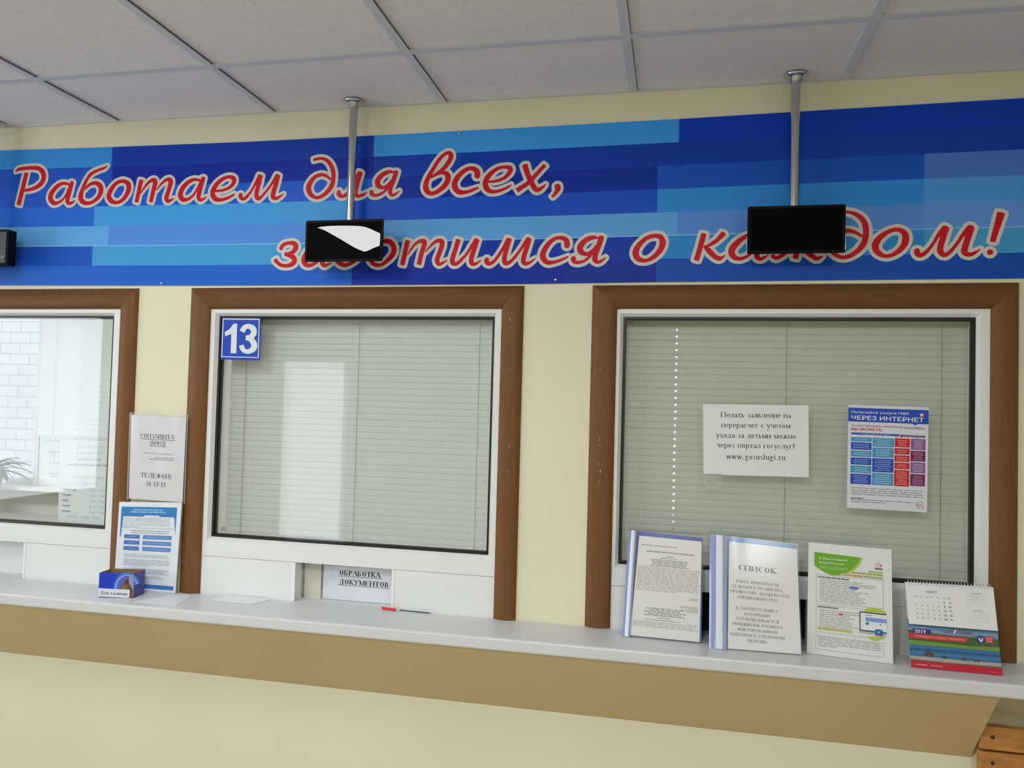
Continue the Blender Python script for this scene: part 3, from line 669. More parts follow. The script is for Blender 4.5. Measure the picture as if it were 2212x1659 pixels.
def disc(c, r, n=14): return [(c[0]+r*math.cos(2*math.pi*i/n), c[1]+r*math.sin(2*math.pi*i/n)) for i in range(n)]
lc = 0
for (ox, oy), sc, letters in LET:
    for strokes in letters:
        red, rim = [], []
        for st in strokes:
            pts = smooth(st, 4 if len(st) > 2 else 3)
            W_ = []
            for x, y, wd in pts:
                p = on_y(ox+x*sc, oy+y*sc, YB); q = on_y(ox+(x+10)*sc, oy+y*sc, YB)
                W_.append((p.x, p.z, max(wd, 5)*(q-p).length/10/2))
            N = len(W_)
            nrm = []
            for i in range(N):
                a, b = W_[max(i-1, 0)], W_[min(i+1, N-1)]; dx, dz = b[0]-a[0], b[1]-a[1]; L = math.hypot(dx, dz) or 1
                nrm.append((-dz/L, dx/L))
            for i in range(N-1):
                (x0, z0, h0), (x1, z1, h1), n0, n1 = W_[i], W_[i+1], nrm[i], nrm[i+1]
                for lst, o in ((red, 0), (rim, OFF)):
                    q = [(x0+n0[0]*(h0+o), z0+n0[1]*(h0+o)), (x1+n1[0]*(h1+o), z1+n1[1]*(h1+o)), (x1-n1[0]*(h1+o), z1-n1[1]*(h1+o)), (x0-n0[0]*(h0+o), z0-n0[1]*(h0+o))]
                    lst.append(q)
                if i % 3 == 1: rim.append(disc(W_[i], h0+OFF, 12))
                if i % 3 == 1: red.append(disc(W_[i], h0, 8))
            for e_, nn in ((0, nrm[0]), (N-1, nrm[-1])):        # rounded rim corners at the stroke ends
                x, z, h = W_[e_]
                for sg in (1, -1): rim.append(disc((x+nn[0]*h*sg, z+nn[1]*h*sg), OFF, 12))
                tx, tz = nn[1]*(1 if e_ else -1), -nn[0]*(1 if e_ else -1)
                rim.append([(x+nn[0]*h, z+nn[1]*h), (x+nn[0]*h+tx*OFF, z+nn[1]*h+tz*OFF), (x-nn[0]*h+tx*OFF, z-nn[1]*h+tz*OFF), (x-nn[0]*h, z-nn[1]*h)])
        lc += 1
        union(rim, YB-.0004-.00002*(lc % 3), M_RIM); union(red, YB-.0008, M_RED)
m.build('printed_sheet', bn)
for px, py in ((349, 611.5), (1200, 604.3), (993, 288)):
    c = on_y(px, py, YB-.001); s_ = MB()
    s_.grid([[Vector((c.x+r*math.cos(t), YB-h, c.z+r*math.sin(t))) for t in [2*math.pi*j/14 for j in range(14)]] for r, h in ((.0046, 0), (.0044, .0022), (.0026, .0036), (.0004, .0034))], M_CHROME, True, True)
    s_.build('screw', bn)

# ================================================================== queue displays hanging on chrome poles
def display(label, q, px_, py_, yf, depth, inset, screen_mat, lit=None):
    """q: photo corners TL TR BR BL of the front face"""
    c = [on_y(*p, yf) for p in q]; cx = (c[0].x+c[1].x)/2
    r = thing('queue_display', label, 'display', (px_, py_, CEIL), 'queue displays hung from the ceiling')
    m = MB(); m.tube([(px_, py_, CEIL-.004), (px_, py_, 2.20)], .0130, M_CHROME, 24); m.build('pole', r)
    m = MB(); m.lathe((px_, py_), [(.0132, CEIL-.022), (.0165, CEIL-.022), (.0175, CEIL-.010), (.026, CEIL-.0065), (.0315, CEIL-.0045), (.0325, CEIL-.001), (.0325, CEIL)], M_CHROME, 36); m.build('ceiling_flange', r)
    zt, zb = (c[0].z+c[1].z)/2, (c[2].z+c[3].z)/2; x0, x1 = (c[0].x+c[3].x)/2, (c[1].x+c[2].x)/2
    m = MB(); n = 5; rr = .006
    def loop(g, y, tw):
        pts = []
        for (cx_, cz_, a0) in ((x1-rr-tw, zt-rr-tw, 0), (x0+rr+tw, zt-rr-tw, 90), (x0+rr+tw, zb+rr+tw, 180), (x1-rr-tw, zb+rr+tw, 270)):
            for k in range(n): a = math.radians(a0+90*k/(n-1)); pts.append((cx_+(rr-g)*math.cos(a), y, cz_+(rr-g)*math.sin(a)))
        return pts
    L = [loop(.002, yf, 0), loop(0, yf+.002, 0), loop(0, yf+depth*.5, inset*.6), loop(0, yf+depth, inset)]
    m.grid(L, M_BLACK, False, True); m.face(L[0], M_BLACK); m.face(L[-1][::-1], M_BLACK)
    m.build('housing', r)
    m = MB(); m.box(px_-.03, px_+.03, yf+depth, py_-.006, (zt+zb)/2-.03, (zt+zb)/2+.03, M_BLACK); m.build('bracket', r)
    m = MB(); e = .008; m.box(x0+e, x1-e, yf-.0008, yf+.001, zb+e, zt-e, screen_mat); s = m.build('screen', r)
    return r, s, (x0, x1, zt, zb)
YF = -.10
q1 = [(660.4, 476.0), (828.5, 473.0), (826.6, 565.2), (657.4, 564.6)]
d1, s1, _ = display('black queue display above the window numbered 13, with a white shape on its screen', q1, -.428, -.052, YF, .042, .016, M_SCREEN)
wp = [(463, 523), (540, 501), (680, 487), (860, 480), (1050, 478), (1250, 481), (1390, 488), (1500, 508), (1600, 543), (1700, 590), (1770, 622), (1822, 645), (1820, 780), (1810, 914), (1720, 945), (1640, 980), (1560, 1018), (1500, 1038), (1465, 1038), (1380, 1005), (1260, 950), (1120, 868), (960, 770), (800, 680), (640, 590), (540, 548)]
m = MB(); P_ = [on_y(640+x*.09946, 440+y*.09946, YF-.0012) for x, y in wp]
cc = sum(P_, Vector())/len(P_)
for a, b in zip(P_, P_[1:]+P_[:1]): m.face([cc, b, a], glow('emissive_white', (232, 233, 232), .78))  # white emissive shape laid on the screen face
m.build('white_shape', s1)
q2 = [(1614.6, 447.0), (1827.9, 439.6), (1826.2, 545.2), (1613.8, 549.6)]
d2, s2, (a0, a1, at, ab) = display('black queue display with a dark screen hanging over the right service window', q2, .921, -.052, YF, .042, .016, M_SCREEN)
for xx in (a0-.0006, a1-.0008):
    m = MB(); m.box(xx, xx+.0014, YF+.002, YF+.008, ab+.008, ab+.05, M_CHROME); m.build('side_trim', d2)
q3 = [(-160, 505), (17, 490), (17, 572), (-160, 575)]
d3, s3, (b0, b1, bt_, bb_) = display('queue display with painted grey reflection on its front cut by the left edge of the photo', q3, -1.807, -.052, YF, .034, .0, mat('screen_grey_sheen', (64, 70, 82), .35))  # reflection on the dark screen put into a flat grey
m = MB(); cx, cz = b1-.017, bb_+.030
m.grid([[Vector((cx+rr*math.cos(t), YF-h, cz+rr*math.sin(t))) for t in [2*math.pi*j/20 for j in range(20)]] for rr, h in ((.011, .001), (.010, .003), (.0005, .003))], mat('grey_button', (96, 100, 108), .4), True, True)
m.build('button', d3)

# ================================================================== number sign 13 on the middle window
q = [(480.2, 686.2), (562.5, 687.0), (559.8, 778.5), (476.5, 776.2)]
S = flat_y(q, .0125)
S.base(mat('sign_blue', (34, 74, 186), .25, spec=.5), .004)
bl = (34, 74, 186); wh = (226, 232, 238)
S.rect(.015, .02, .985, .945, wh, 1); S.rect(.040, .045, .962, .925, bl, 2)
zz = lambda x, y: on_y(440+x*.14465, 660+y*.14465, .0125-.0009)
S.mb.face([zz(*p) for p in ((445, 272), (500, 272), (486, 712), (402, 712), (412, 424), (318, 460), (316, 395), (392, 346))], ink(wh))
for si, st in enumerate(([(575, 392, 78), (605, 335, 76), (668, 310, 72), (738, 345, 88), (745, 420, 86), (700, 470, 76), (630, 480, 66)], [(630, 482, 66), (705, 505, 78), (752, 575, 92), (738, 650, 88), (660, 688, 68), (590, 660, 70), (562, 592, 74)])):
    pt_ = smooth(st, 5); qq = []
    for i in range(len(pt_)):
        a_, b_ = pt_[max(i-1, 0)], pt_[min(i+1, len(pt_)-1)]; dx, dy = b_[0]-a_[0], b_[1]-a_[1]; L_ = math.hypot(dx, dy); x, y, h = pt_[i]; h /= 2
        qq.append([zz(x-dy/L_*h, y+dx/L_*h)-Vector((0, si*.0002, 0)), zz(x+dy/L_*h, y-dx/L_*h)-Vector((0, si*.0002, 0))])
    S.mb.grid(qq, ink(wh), False)
tag(S.build('number_sign'), 'blue plate with white number 13 in the top corner of the middle window', 'sign')

def star(S, u, v, ru, rv, c, L):
    for i in range(5):
        a = math.radians(90+72*i); P_ = [(u+ru*k*math.cos(a+d), v-rv*k*math.sin(a+d)) for k, d in ((1, 0), (.45, .628), (0, 0), (.45, -.628))]
        S.poly(P_[:3], c, L); S.poly([P_[0], P_[2], P_[3]], c, L)
# ================================================================== papers taped to the right window
YG = .0165
S = flat_y([(1518.7, 873.2), (1746.3, 875.4), (1747.3, 1031), (1519.6, 1024.9)], YG)
S.base(mat('notice_paper', (234, 234, 234), .55), .0006)
tx = [('Подать заявление на', .215, .67), ('перерасчет с учетом', .36, .66), ('ухода за детьми можно', .505, .76), ('через портал госуслуг!', .645, .745), ('www.gosuslugi.ru', .805, .565)]
for t, v, f in tx: S.serif(t, .505, v-.035, .074, 'c', (70, 70, 72), False, 1, f)
S.rect(.0, .0, .012, .13, (250, 250, 250), 2)
nt_ = S.build('paper_notice')
tag(nt_, 'white landscape paper with black print taped on the right service window', 'notice')
S = Sheet(S.P(-.004, .99, .0), S.P(.18, .99), S.P(.17, 1.20), S.P(.015, 1.20))
S.base(film('clear_tape', (.95, .96, .95), .06, .25, body=.10), .0002)
S.build('tape', nt_)

S = flat_y([(1833.0, 874.0), (2006.3, 880.0), (2002.4, 1106.9), (1829.0, 1096.8)], YG)
S.base(mat('poster_paper', (222, 222, 230), .45), .0006)
BL_, LB, RD, PU, DP = (34, 76, 188), (70, 152, 200), (206, 34, 42), (142, 90, 152), (120, 24, 92)
S.rect(0, .028, 1, .162, BL_); S.poly([(.80, .162), (.87, .162), (.835, .178)], BL_, 2)
S.sans('Получайте услуги ПФР', .04, .080, .024, 'l', (232, 236, 242), .02, 2, .72); S.sans('ЧЕРЕЗ ИНТЕРНЕТ', .04, .143, .040, 'l', (232, 236, 242), .035, 2, .90)
star(S, .915, .075, .036, .028, (232, 150, 160), 2); S.ell(.915, .076, .018, .012, (240, 222, 226), 3); S.rect(.88, .092, .95, .100, (150, 60, 70), 3)
S.sans('На сайте Пенсионного фонда России', .04, .205, .013, 'l', (176, 70, 80), .012, 1, .64); S.sans('www.PFRF.ru', .70, .207, .013, 'l', (70, 84, 120), .012, 1, .26); S.rect(.70, .212, .96, .2145, (70, 84, 150))
S.sans('ВЫ МОЖЕТЕ:', .04, .246, .024, 'l', (200, 40, 56), .03, 1, .39)
S.rect(.04, .268, .645, .288, (62, 84, 176)); S.rect(.655, .272, .96, .292, (110, 66, 100))
S.sans('для работающих граждан', .16, .284, .011, 'l', (214, 220, 236), 0, 2, .36); S.sans('для пенсионеров', .69, .288, .011, 'l', (226, 214, 224), 0, 2, .24)
for u in (.17, .44, .60): S.poly([(u-.012, .288), (u+.012, .288), (u, .296)], (60, 70, 120), 2)
for u in (.67, .86): S.poly([(u-.012, .292), (u+.012, .292), (u, .300)], (100, 50, 90), 2)
cols = [(.04, .30, [(.312, .352, LB), (.362, .432, BL_), (.442, .500, LB), (.510, .578, BL_), (.588, .656, LB), (.667, .765, BL_)]),
        (.312, .578, [(.312, .396, LB), (.405, .498, LB), (.508, .640, BL_), (.650, .765, LB)]),
        (.588, .775, [(.308, .392, RD), (.402, .460, RD), (.470, .530, RD), (.540, .600, RD), (.610, .765, RD)]),
        (.787, .968, [(.306, .410, PU), (.420, .520, DP), (.530, .632, PU), (.642, .755, DP)])]
sd = 1
for u0, u1, cells in cols:
    for v0, v1, c in cells:
        S.rect(u0, v0, u1, v1, c); sd += 1
        lt = tuple(min(255, int(x*.45+140)) for x in c); n = max(2, int((v1-v0)/.0195))
        S.greek(u0+.02, v0+.010, u1-.02, v1-.010, n, lt, 'c', 2, sd, .40, .35)
S.greek(.05, .792, .96, .872, 4, (140, 144, 156), 'l', 1, 40, .34, .04); S.greek(.05, .905, .84, .945, 2, (140, 144, 156), 'l', 1, 41, .34, .06, .55)
S.sans('gosuslugi.ru,', .05, .905, .013, 'l', (50, 54, 64), .02, 2, .17)
S.ell(.915, .937, .050, .034, (110, 104, 110), 2, 20, 340, 28, .90); S.greek(.875, .925, .955, .948, 2, (200, 96, 104), 'l', 2, 42, .4)
tag(S.build('information_poster'), 'colourful portrait poster with blue header taped on the right service window', 'poster')

# ================================================================== paper in the pass-through of the middle window
S = flat_y([(699.7, 1220.7), (847.8, 1230.4), (845.4, 1300.4), (696.5, 1289.0)], .0585)
S.c[2].z = S.c[3].z = CTOP+.0015; S = Sheet(*S.c)
S.base(mat('pass_paper', (228, 228, 236), .5), .0006)
S.serif('ОБРАБОТКА', .235, .265, .145, 'l', (44, 44, 48), True, 1, .60); S.rect(.225, .285, .86, .297, (60, 60, 64))
S.serif('ДОКУМЕНТОВ', .235, .53, .145, 'l', (44, 44, 48), True, 1, .73); S.rect(.225, .553, .965, .566, (60, 60, 64))
S.rect(.10, .30, .125, .315, (150, 150, 155))
tag(S.build('paper_notice'), 'white paper with bold underlined print in the pass-through of the middle window', 'notice')

M_SCH = mat('schedule_paper', (244, 247, 252), .5); translucent(M_SCH, .12)
# ================================================================== schedule behind the left window
S = flat_y([(131, 951), (236, 952.6), (227.5, 1141), (124.4, 1134.4)], .036)
S.base(M_SCH, .0006)
g1, g2 = (186, 192, 200), (150, 154, 160)
S.sans('ОКНО № 12', .36, .085, .026, 'l', g1, 0, 1, .52); S.sans('специалист:', .34, .155, .022, 'l', g1, 0, 1, .52)
S.greek(.38, .20, .84, .235, 1, (200, 206, 214), 'l', 1, 3, .7, 0); S.greek(.16, .268, .99, .30, 1, g1, 'l', 1, 4, .7, 0)
S.serif('ЧАСЫ ПРИЕМА', .58, .445, .032, 'c', g1, False, 1, .70); S.serif('ГРАЖДАН', .58, .515, .032, 'c', g1, False, 1, .46)
for i, (d_, h_) in enumerate((('понедельник', '8.30-17.00'), ('вторник', '8.30-17.00'), ('среда', '8.30-17.00'), ('четверг', '8.30-17.00'), ('пятница', '8.30-16.00'))):
    S.sans(d_, .08, .585+.063*i, .022, 'l', g2, .01, 1); S.sans(h_, .965, .585+.063*i, .022, 'r', g1, 0, 1, .31)
S.sans('ОБЕД   12.00-14.00', .20, .90, .024, 'l', g1, 0, 1, .66)
tag(S.build('paper_notice'), 'white opening hours sheet behind the glass of the left service window', 'notice')
# ================================================================== plastic sleeve with the telephone notice, between the left and middle windows
c = [on_y(*p, -.021) for p in ((281.2, 890.5), (407.3, 895.5), (399.5, 1088.6), (274.3, 1080.3))]
sl = thing('plastic_sleeve', 'clear plastic sleeve with telephone number sheet hanging between the left and middle windows', 'sleeve', (c[0]+c[1])/2)
S = Sheet(*c)
Sp = Sheet(S.P(.02, .03), S.P(.965, .035), S.P(.955, .985), S.P(.03, .98)); Sp.base(mat('sleeve_paper', (232, 231, 232), .6), .0006)
tk = (104, 102, 104)
Sp.serif('СОЦЗАЩИТА', .49, .265, .052, 'c', tk, True, 1, .62); Sp.rect(.18, .275, .81, .282, tk)
Sp.serif('(МФЦ)', .51, .345, .052, 'c', tk, True, 1, .30); Sp.rect(.36, .355, .66, .362, tk)
Sp.greek(.26, .435, .78, .455, 1, (186, 184, 186), 'c', 1, 5, .6, 0); Sp.greek(.20, .482, .80, .525, 2, (160, 158, 160), 'r', 1, 6, .55, .55)
Sp.serif('ТЕЛЕФОН:', .50, .735, .055, 'c', tk, True, 1, .58); Sp.serif('30-17-11', .50, .835, .055, 'c', tk, True, 1, .38)
Sp.build('sheet', sl)
m = MB(); rows = []; N = 26; K = 20
for i in range(N+1):
    v = i/N; row = []
    for j in range(K+1):
        u = j/K
        h = .0022+.0012*math.sin(7*u+2.2*math.sin(3*v))*(1-v)**.7*math.sin(math.pi*u)+.0007*math.sin(17*u-6*v)*math.exp(-2.2*v)
        row.append(S.P(u, v, max(h, .0014)))
    rows.append(row)
m.grid(rows, film('sleeve_film', (.98, .98, .99), .03, .28), True)
m.build('film', sl)
for u in (.0, .985):
    m = MB(); m.slab(S.q(u, 0, u+.015, 1, .0022), S.n, .0012, film('sleeve_edge', (.9, .9, .92), .2, .1, body=.25))
    m.build('welded_edge', sl)

# ================================================================== blue information board below it
yb = -.030
a, b, d_, e_ = on_y(257.6, 1083.9, yb), on_y(392.5, 1085.8, yb), on_y(378.5, 1279.8, yb), on_y(245.5, 1268.7, yb)
d_.z = e_.z = CTOP+.0008
S = Sheet(a, b, d_, e_)
S.base(mat('board_white', (232, 236, 242), .35), .004)
B1 = (52, 128, 196)
S.rect(.045, .055, .935, .175, B1); S.poly([(.045, .175), (.085, .175), (.075, .30), (.06, .405), (.045, .405)], (64, 130, 200)); S.poly([(.935, .175), (.905, .175), (.92, .28), (.935, .36)], (80, 130, 196))
S.greek(.24, .078, .70, .098, 1, (150, 196, 232), 'c', 2, 7, .7, 0); S.greek(.20, .102, .76, .124, 1, (150, 196, 232), 'c', 2, 8, .7, 0)
S.rect(.085, .165, .90, .30, (226, 232, 240), 2); S.rect(.42, .150, .66, .17, (226, 232, 240), 2); S.rect(.07, .29, .92, .32, (226, 232, 240), 2)
gr = (188, 194, 202)
S.greek(.10, .175, .88, .235, 4, gr, 'l', 3, 9, .45, .1); S.greek(.10, .238, .88, .29, 3, gr, 'l', 3, 10, .45, .1, .3); S.greek(.20, .315, .86, .36, 2, (172, 184, 200), 'c', 3, 11, .45, .15)
for i in range(3):
    v = .372+.067*i
    S.rect(.12, v, .37, v+.045, (78, 122, 196), 3); S.rect(.425, v, .88, v+.045, (96, 140, 206), 3)
    S.greek(.19, v+.012, .31, v+.033, 1, (120, 160, 214), 'c', 4, 60+i, .6, 0); S.greek(.46, v+.010, .85, v+.036, 1, (128, 166, 216), 'l', 4, 63+i, .6, 0)
S.greek(.13, .588, .88, .63, 3, gr, 'l', 3, 12, .45, .1); S.greek(.13, .645, .88, .725, 5, gr, 'l', 3, 13, .45, .05, .6); S.greek(.13, .75, .88, .81, 4, gr, 'l', 3, 14, .45, .1); S.greek(.13, .83, .88, .88, 3, gr, 'l', 3, 15, .45, .2, .4)
S.rect(.10, .925, .965, .968, (58, 126, 200), 3)
tag(S.build('information_board'), 'white board with blue header standing on the counter under the plastic sleeve', 'board')

# ================================================================== ticket box
fl, fr, rb = on_z(212.5, 1290, CTOP+.0005), on_z(288.1, 1291.7, CTOP+.0005), on_z(311.7, 1281.2, CTOP+.0005)
hz = on_y(214.4, 1237.4, fl.y).z-CTOP; up = Vector((0, 0, hz)); bk = rb-fr; lb_ = fl+bk
bx = thing('ticket_box', 'small open cardboard box with blue print for tickets on the left of the counter', 'box', (fl+rb)/2)
M_CARD = mat('raw_cardboard', (150, 118, 88), .8, noise=(60, .1)); M_BOXB = mat('box_blue_print', (34, 66, 190), .4)
def wall4(p, q, name, outm, inm):
    n = (q-p).cross(Vector((0, 0, 1))).normalized(); cen = (fl+rb)/2
    if n.dot(cen-p) > 0: n = -n
    m = MB(); t = .0022; A_, B_, C_, D_ = p, q, q+up, p+up
    m.face([A_, B_, C_, D_], outm); i_ = [x-n*t for x in (A_, B_, C_, D_)]
    m.face(i_[::-1], inm); m.face([D_, C_, i_[2], i_[3]], inm); m.face([A_, D_, i_[3], i_[0]], inm); m.face([B_, i_[1], i_[2], C_], inm)
    return m.build(name, bx)
wall4(fr, rb, 'side_panel', mat('box_side_print', (66, 74, 150), .4), M_CARD); wall4(rb, lb_, 'back_panel', M_BOXB, M_CARD); wall4(lb_, fl, 'side_panel', M_BOXB, M_CARD)
m = MB(); m.slab([fl, fr, rb, lb_][::-1], Vector((0, 0, 1)), -.0015, M_CARD); m.build('bottom', bx)
S = Sheet(fl+up, fr+up, fr, fl); S.base(M_BOXB, .0022)
S.poly([(0, 0), (.42, 0), (.48, .55), (.5, 1), (0, 1)], (28, 62, 196), 1)
for k, (r_, c_) in enumerate(((.47, (70, 120, 216)), (.41, (130, 170, 232)), (.35, (96, 96, 190)))): S.ell(.80, .62, r_*.82, r_*1.5 if r_ < .4 else r_*1.42, c_, 2+k, 20, 200, 20)
S.poly([(.56, 1), (.60, .62), (.70, .45), (.78, .22), (.84, .20), (.86, .38), (.97, .62), (.99, 1)], (120, 84, 60), 6)
for u, v, ru, rv, c_ in ((.80, .35, .05, .10, (88, 60, 44)), (.72, .62, .07, .12, (146, 108, 78)), (.90, .72, .06, .14, (94, 66, 50)), (.80, .82, .09, .10, (160, 122, 90)), (.63, .84, .05, .08, (84, 60, 48))): S.ell(u, v, ru, rv, c_, 7, n=8)
S.poly([(.85, .05), (1, .05), (1, .95), (.95, .95), (.90, .55), (.86, .35)], (150, 152, 200), 5)
S.build('front_panel', bx)
S2 = Sheet(S.P(.0, .62, .003), S.P(.90, .66, .003), S.P(.89, .995, .003), S.P(.0, .96, .003)); S2.base(mat('label_paper', (226, 228, 236), .5), .0004)
S2.serif('Для талонов', .50, .70, .36, 'c', (84, 84, 96), True, 1, .90); S2.build('label', bx)

# ================================================================== loose papers on the counter
def loose(corners, label, n=1, z=CTOP+.0004, col=(234, 235, 238)):
    m = MB()
    for k in range(n):
        pts = [Vector((x+.006*k, y-.003*k, z+.0012*(n-1-k))) for x, y in corners]
        m.slab(pts, Vector((0, 0, 1)), .0005, mat('loose_paper', col, .55))
    return tag(m.build('paper_sheet', loc=(corners[0][0], corners[0][1], z)), label, 'paper')
loose([(-1.075, -.165), (-.924, -.165), (-.958, -.022), (-1.02, -.04)], 'loose white paper lying on the counter in front of the blue information board')
loose([(-.858, -.078), (-.705, -.085), (-.680, -.008), (-.842, -.004)], 'thin stack of white slips on the counter left of the pass-through with bold print', 3)

# ================================================================== pen without its body, with red end
def pp(px, py, dz): p = on_z(px, py, CTOP+dz); p.y = min(p.y, -.0075); return p
a = Vector((-.292, -.010, CTOP+.0046)); b = Vector((-.246, -.014, CTOP+.0046)); e = Vector((-.128, -.012, CTOP+.0022))
pn = thing('pen', 'red capped pen refill lying on the counter below the bold print paper', 'pen', (-.21, -.012, CTOP))
M_PRED = mat('pen_red', (226, 44, 44), .3)
m = MB(); m.tube([a+Vector((-.003, .0006, .003)), a+Vector((.001, 0, .0004)), a+Vector((.010, 0, 0)), (a+b)/2, b+Vector((-.004, 0, 0)), b], [.0026, .0042, .0044, .0036, .0044, .0044], M_PRED, 14); m.build('cap', pn)
m = MB(); m.tube([b, b+(e-b)*.10], [.0022, .0016], mat('pen_clear', (214, 214, 216), .2), 10); m.build('collar', pn)
m = MB(); m.tube([b+(e-b)*.10, b+(e-b)*.92], .0017, mat('pen_ink_tube', (52, 58, 60), .3), 10); m.build('ink_tube', pn)
m = MB(); m.tube([b+(e-b)*.92, e], [.0016, .0007], M_CHROME, 10); m.build('tip', pn)

# ================================================================== report folders leaning on the right window
def folder(px4, ytop, label, back_rgb, spine, pa, fill):
    S = lean(px4, ytop); r = thing('report_folder', label, 'folder', S.P(.5, 1), 'clear front report folders')
    Z = lambda u, v, h: S.P(u, v, h)
    Sb = Sheet(S.P(0, 0, -.010), S.P(.985, .012, -.010), S.P(1.0, .985, -.010), S.P(0, 1, -.0096)); m = MB(); m.slab(Sb.q(0, 0, 1, .998), S.n, .0012, mat('folder_back_%d' % back_rgb[2], back_rgb, .3, spec=.6)); m.build('back_cover', r)
    # paper block
    u0, v0, u1, v1 = pa
    Sp = Sheet(S.P(u0+.02, v0, -.002), S.P(u1, v0+.004, -.002), S.P(u1+.003, v1, -.002), S.P(u0-.02 if spine[0] == 'w' else u0, v1, -.002))
    Sp.base(mat('folder_paper', (244, 241, 240), .55), .0072)
    fill(Sp); Sp.build('paper_block', r)
    # folded spine strip with a bright rolled edge
    m = MB(); rows = []
    for i in range(9):
        t = i/8; uu = spine[1]*t; hh = .0055*math.sin(math.pi*t)**.8
        rows.append([S.P(uu-.002, 0, -.009+hh+.009*t), S.P(uu-.002, 1, -.009+hh+.009*t)])
    m.grid(rows[:4], mat('folder_spine_%d' % spine[2][2], spine[2], .12, spec=.8, coat=.6), True); m.build('spine', r)
    m = MB(); m.grid(rows[3:7], mat('spine_insert', (232, 236, 248), .15, spec=.8, coat=.6), True); m.grid(rows[6:], mat('folder_gutter_%d' % spine[2][2], spine[3], .15, spec=.7, coat=.5), True); m.build('spine_strip', r)
    # clear front cover, slightly bowed
    m = MB(); rows = []
    for i in range(13):
        v = i/12; rows.append([S.P(u, v, .0016+.0035*math.sin(math.pi*u)*math.sin(3.2*v+.4)**2+.004*math.exp(-((u-.25)/.12)**2)*(1-.5*v)) for u in [spine[1]*.9+(1.0-spine[1]*.9)*j/16 for j in range(17)]])
    m.grid(rows, film('folder_clear_cover', (.99, .99, .99), .03, .25), True); m.build('front_cover', r)
    return r
def fill1(P):
    g, k = (192, 188, 186), (162, 158, 158)
    P.greek(.05, .075, .62, .10, 1, g, 'l', 1, 20, .45, 0); P.greek(.14, .135, .88, .16, 1, k, 'c', 1, 21, .5, 0); P.greek(.46, .178, .56, .194, 1, k, 'c', 1, 22, .5, 0); P.greek(.38, .197, .62, .213, 1, k, 'c', 1, 23, .5, 0)
    P.greek(.16, .218, .86, .295, 5, k, 'c', 1, 24, .5, .25)
    P.greek(.02, .30, .985, .53, 15, g, 'l', 1, 25, .42, .04); P.greek(.02, .53, .7, .548, 1, g, 'l', 1, 26, .42, .1)
    P.greek(.80, .578, .97, .605, 2, k, 'r', 1, 27, .45, .5); P.greek(.68, .665, .97, .725, 5, k, 'r', 1, 28, .45, .5)
    P.greek(.12, .705, .84, .79, 5, k, 'c', 1, 29, .5, .4); P.greek(.38, .797, .56, .812, 1, k, 'c', 1, 30, .45, 0); P.greek(.20, .82, .72, .835, 1, k, 'c', 1, 31, .45, 0)
    P.greek(.02, .842, .975, .905, 4, g, 'l', 1, 32, .42, .06)
def fill2(P):
    t = (150, 147, 146); P.serif('СПИСОК', .42, .265, .050, 'c', (104, 102, 102), True, 1, .56)
    for i, (s, f, cx) in enumerate((('РАБОТ, ПРОИЗВОДСТВ', .62, .42), ('СЕЛЬСКОГО ХОЗЯЙСТВА,', .74, .42), ('ПРОФЕССИЙ, ДОЛЖНОСТЕЙ,', .86, .45), ('СПЕЦИАЛЬНОСТЕЙ,', .58, .42))): P.serif(s, cx, .385+.049*i, .027, 'c', t, True, 1, f)
    for i, (s, f, cx) in enumerate((('В СООТВЕТСТВИИ С', .60, .41), ('КОТОРЫМИ', .36, .41), ('УСТАНАВЛИВАЕТСЯ', .60, .41), ('ПОВЫШЕНИЕ РАЗМЕРА', .70, .41), ('ФИКСИРОВАННОЙ', .56, .41), ('ВЫПЛАТЫ К СТРАХОВОЙ', .76, .41), ('ПЕНСИИ', .27, .40))): P.serif(s, cx, .635+.0487*i, .027, 'c', t, True, 1, f)
folder([(1358.5, 1144.7), (1520.5, 1159.3), (1514.8, 1391.3), (1343, 1374.2)], -.022, 'report folder with violet-blue back and dense small print, leftmost on the right window', (84, 98, 176), ('w', .11, (150, 158, 206), (168, 174, 208)), (.125, .045, .975, .985), fill1)
folder([(1534.4, 1153.6), (1723.9, 1175), (1733.5, 1416.4), (1532.6, 1400.3)], -.045, 'light blue backed report folder with large list title, standing between folder and green flyer', (62, 134, 198), ('b', .19, (96, 158, 206), (170, 190, 222)), (.20, .045, .985, .99), fill2)

# ================================================================== white stand with the green flyer
S = lean([(1746.6, 1171.4), (1925.6, 1187.1), (1929.3, 1434.8), (1743.1, 1410.8)], -.052)
st = thing('flyer_stand', 'white stand-up sheet with green corner print on the counter beside the desk calendar', 'flyer', S.P(.5, 1))
S.base(mat('flyer_white', (226, 226, 224), .3, coat=.5), .0025)
GN, YG_ = (112, 168, 42), (178, 196, 92)
cv = [(.075, .083), (.665, .098), (.64, .15), (.58, .205), (.50, .25), (.40, .278), (.30, .283), (.20, .262), (.13, .235), (.075, .205)]
S.poly(cv, YG_, 1); S.poly([(.075, .083), (.635, .097), (.61, .145), (.55, .20), (.47, .243), (.38, .270), (.29, .278), (.20, .258), (.13, .232), (.075, .203)], GN, 2)
S.sans('В Пенсионный', .135, .143, .020, 'l', (214, 230, 190), .03, 3, .34); S.sans('фонд России -', .135, .180, .020, 'l', (214, 230, 190), .03, 3, .33); S.sans('ЧЕРЕЗ ИНТЕРНЕТ', .145, .228, .026, 'l', (190, 216, 150), 0, 3, .33)
star(S, .845, .150, .05, .034, (226, 160, 172), 2); S.ell(.845, .152, .038, .022, (232, 190, 196), 3); S.rect(.80, .178, .895, .190, (96, 70, 90), 2); S.rect(.865, .150, .885, .158, (60, 50, 70), 4)
S.rect(.725, .207, .895, .222, (206, 212, 160), 2); S.rect(.52, .226, .895, .248, (206, 212, 160), 2); S.rect(.40, .252, .895, .277, (206, 212, 160), 2)
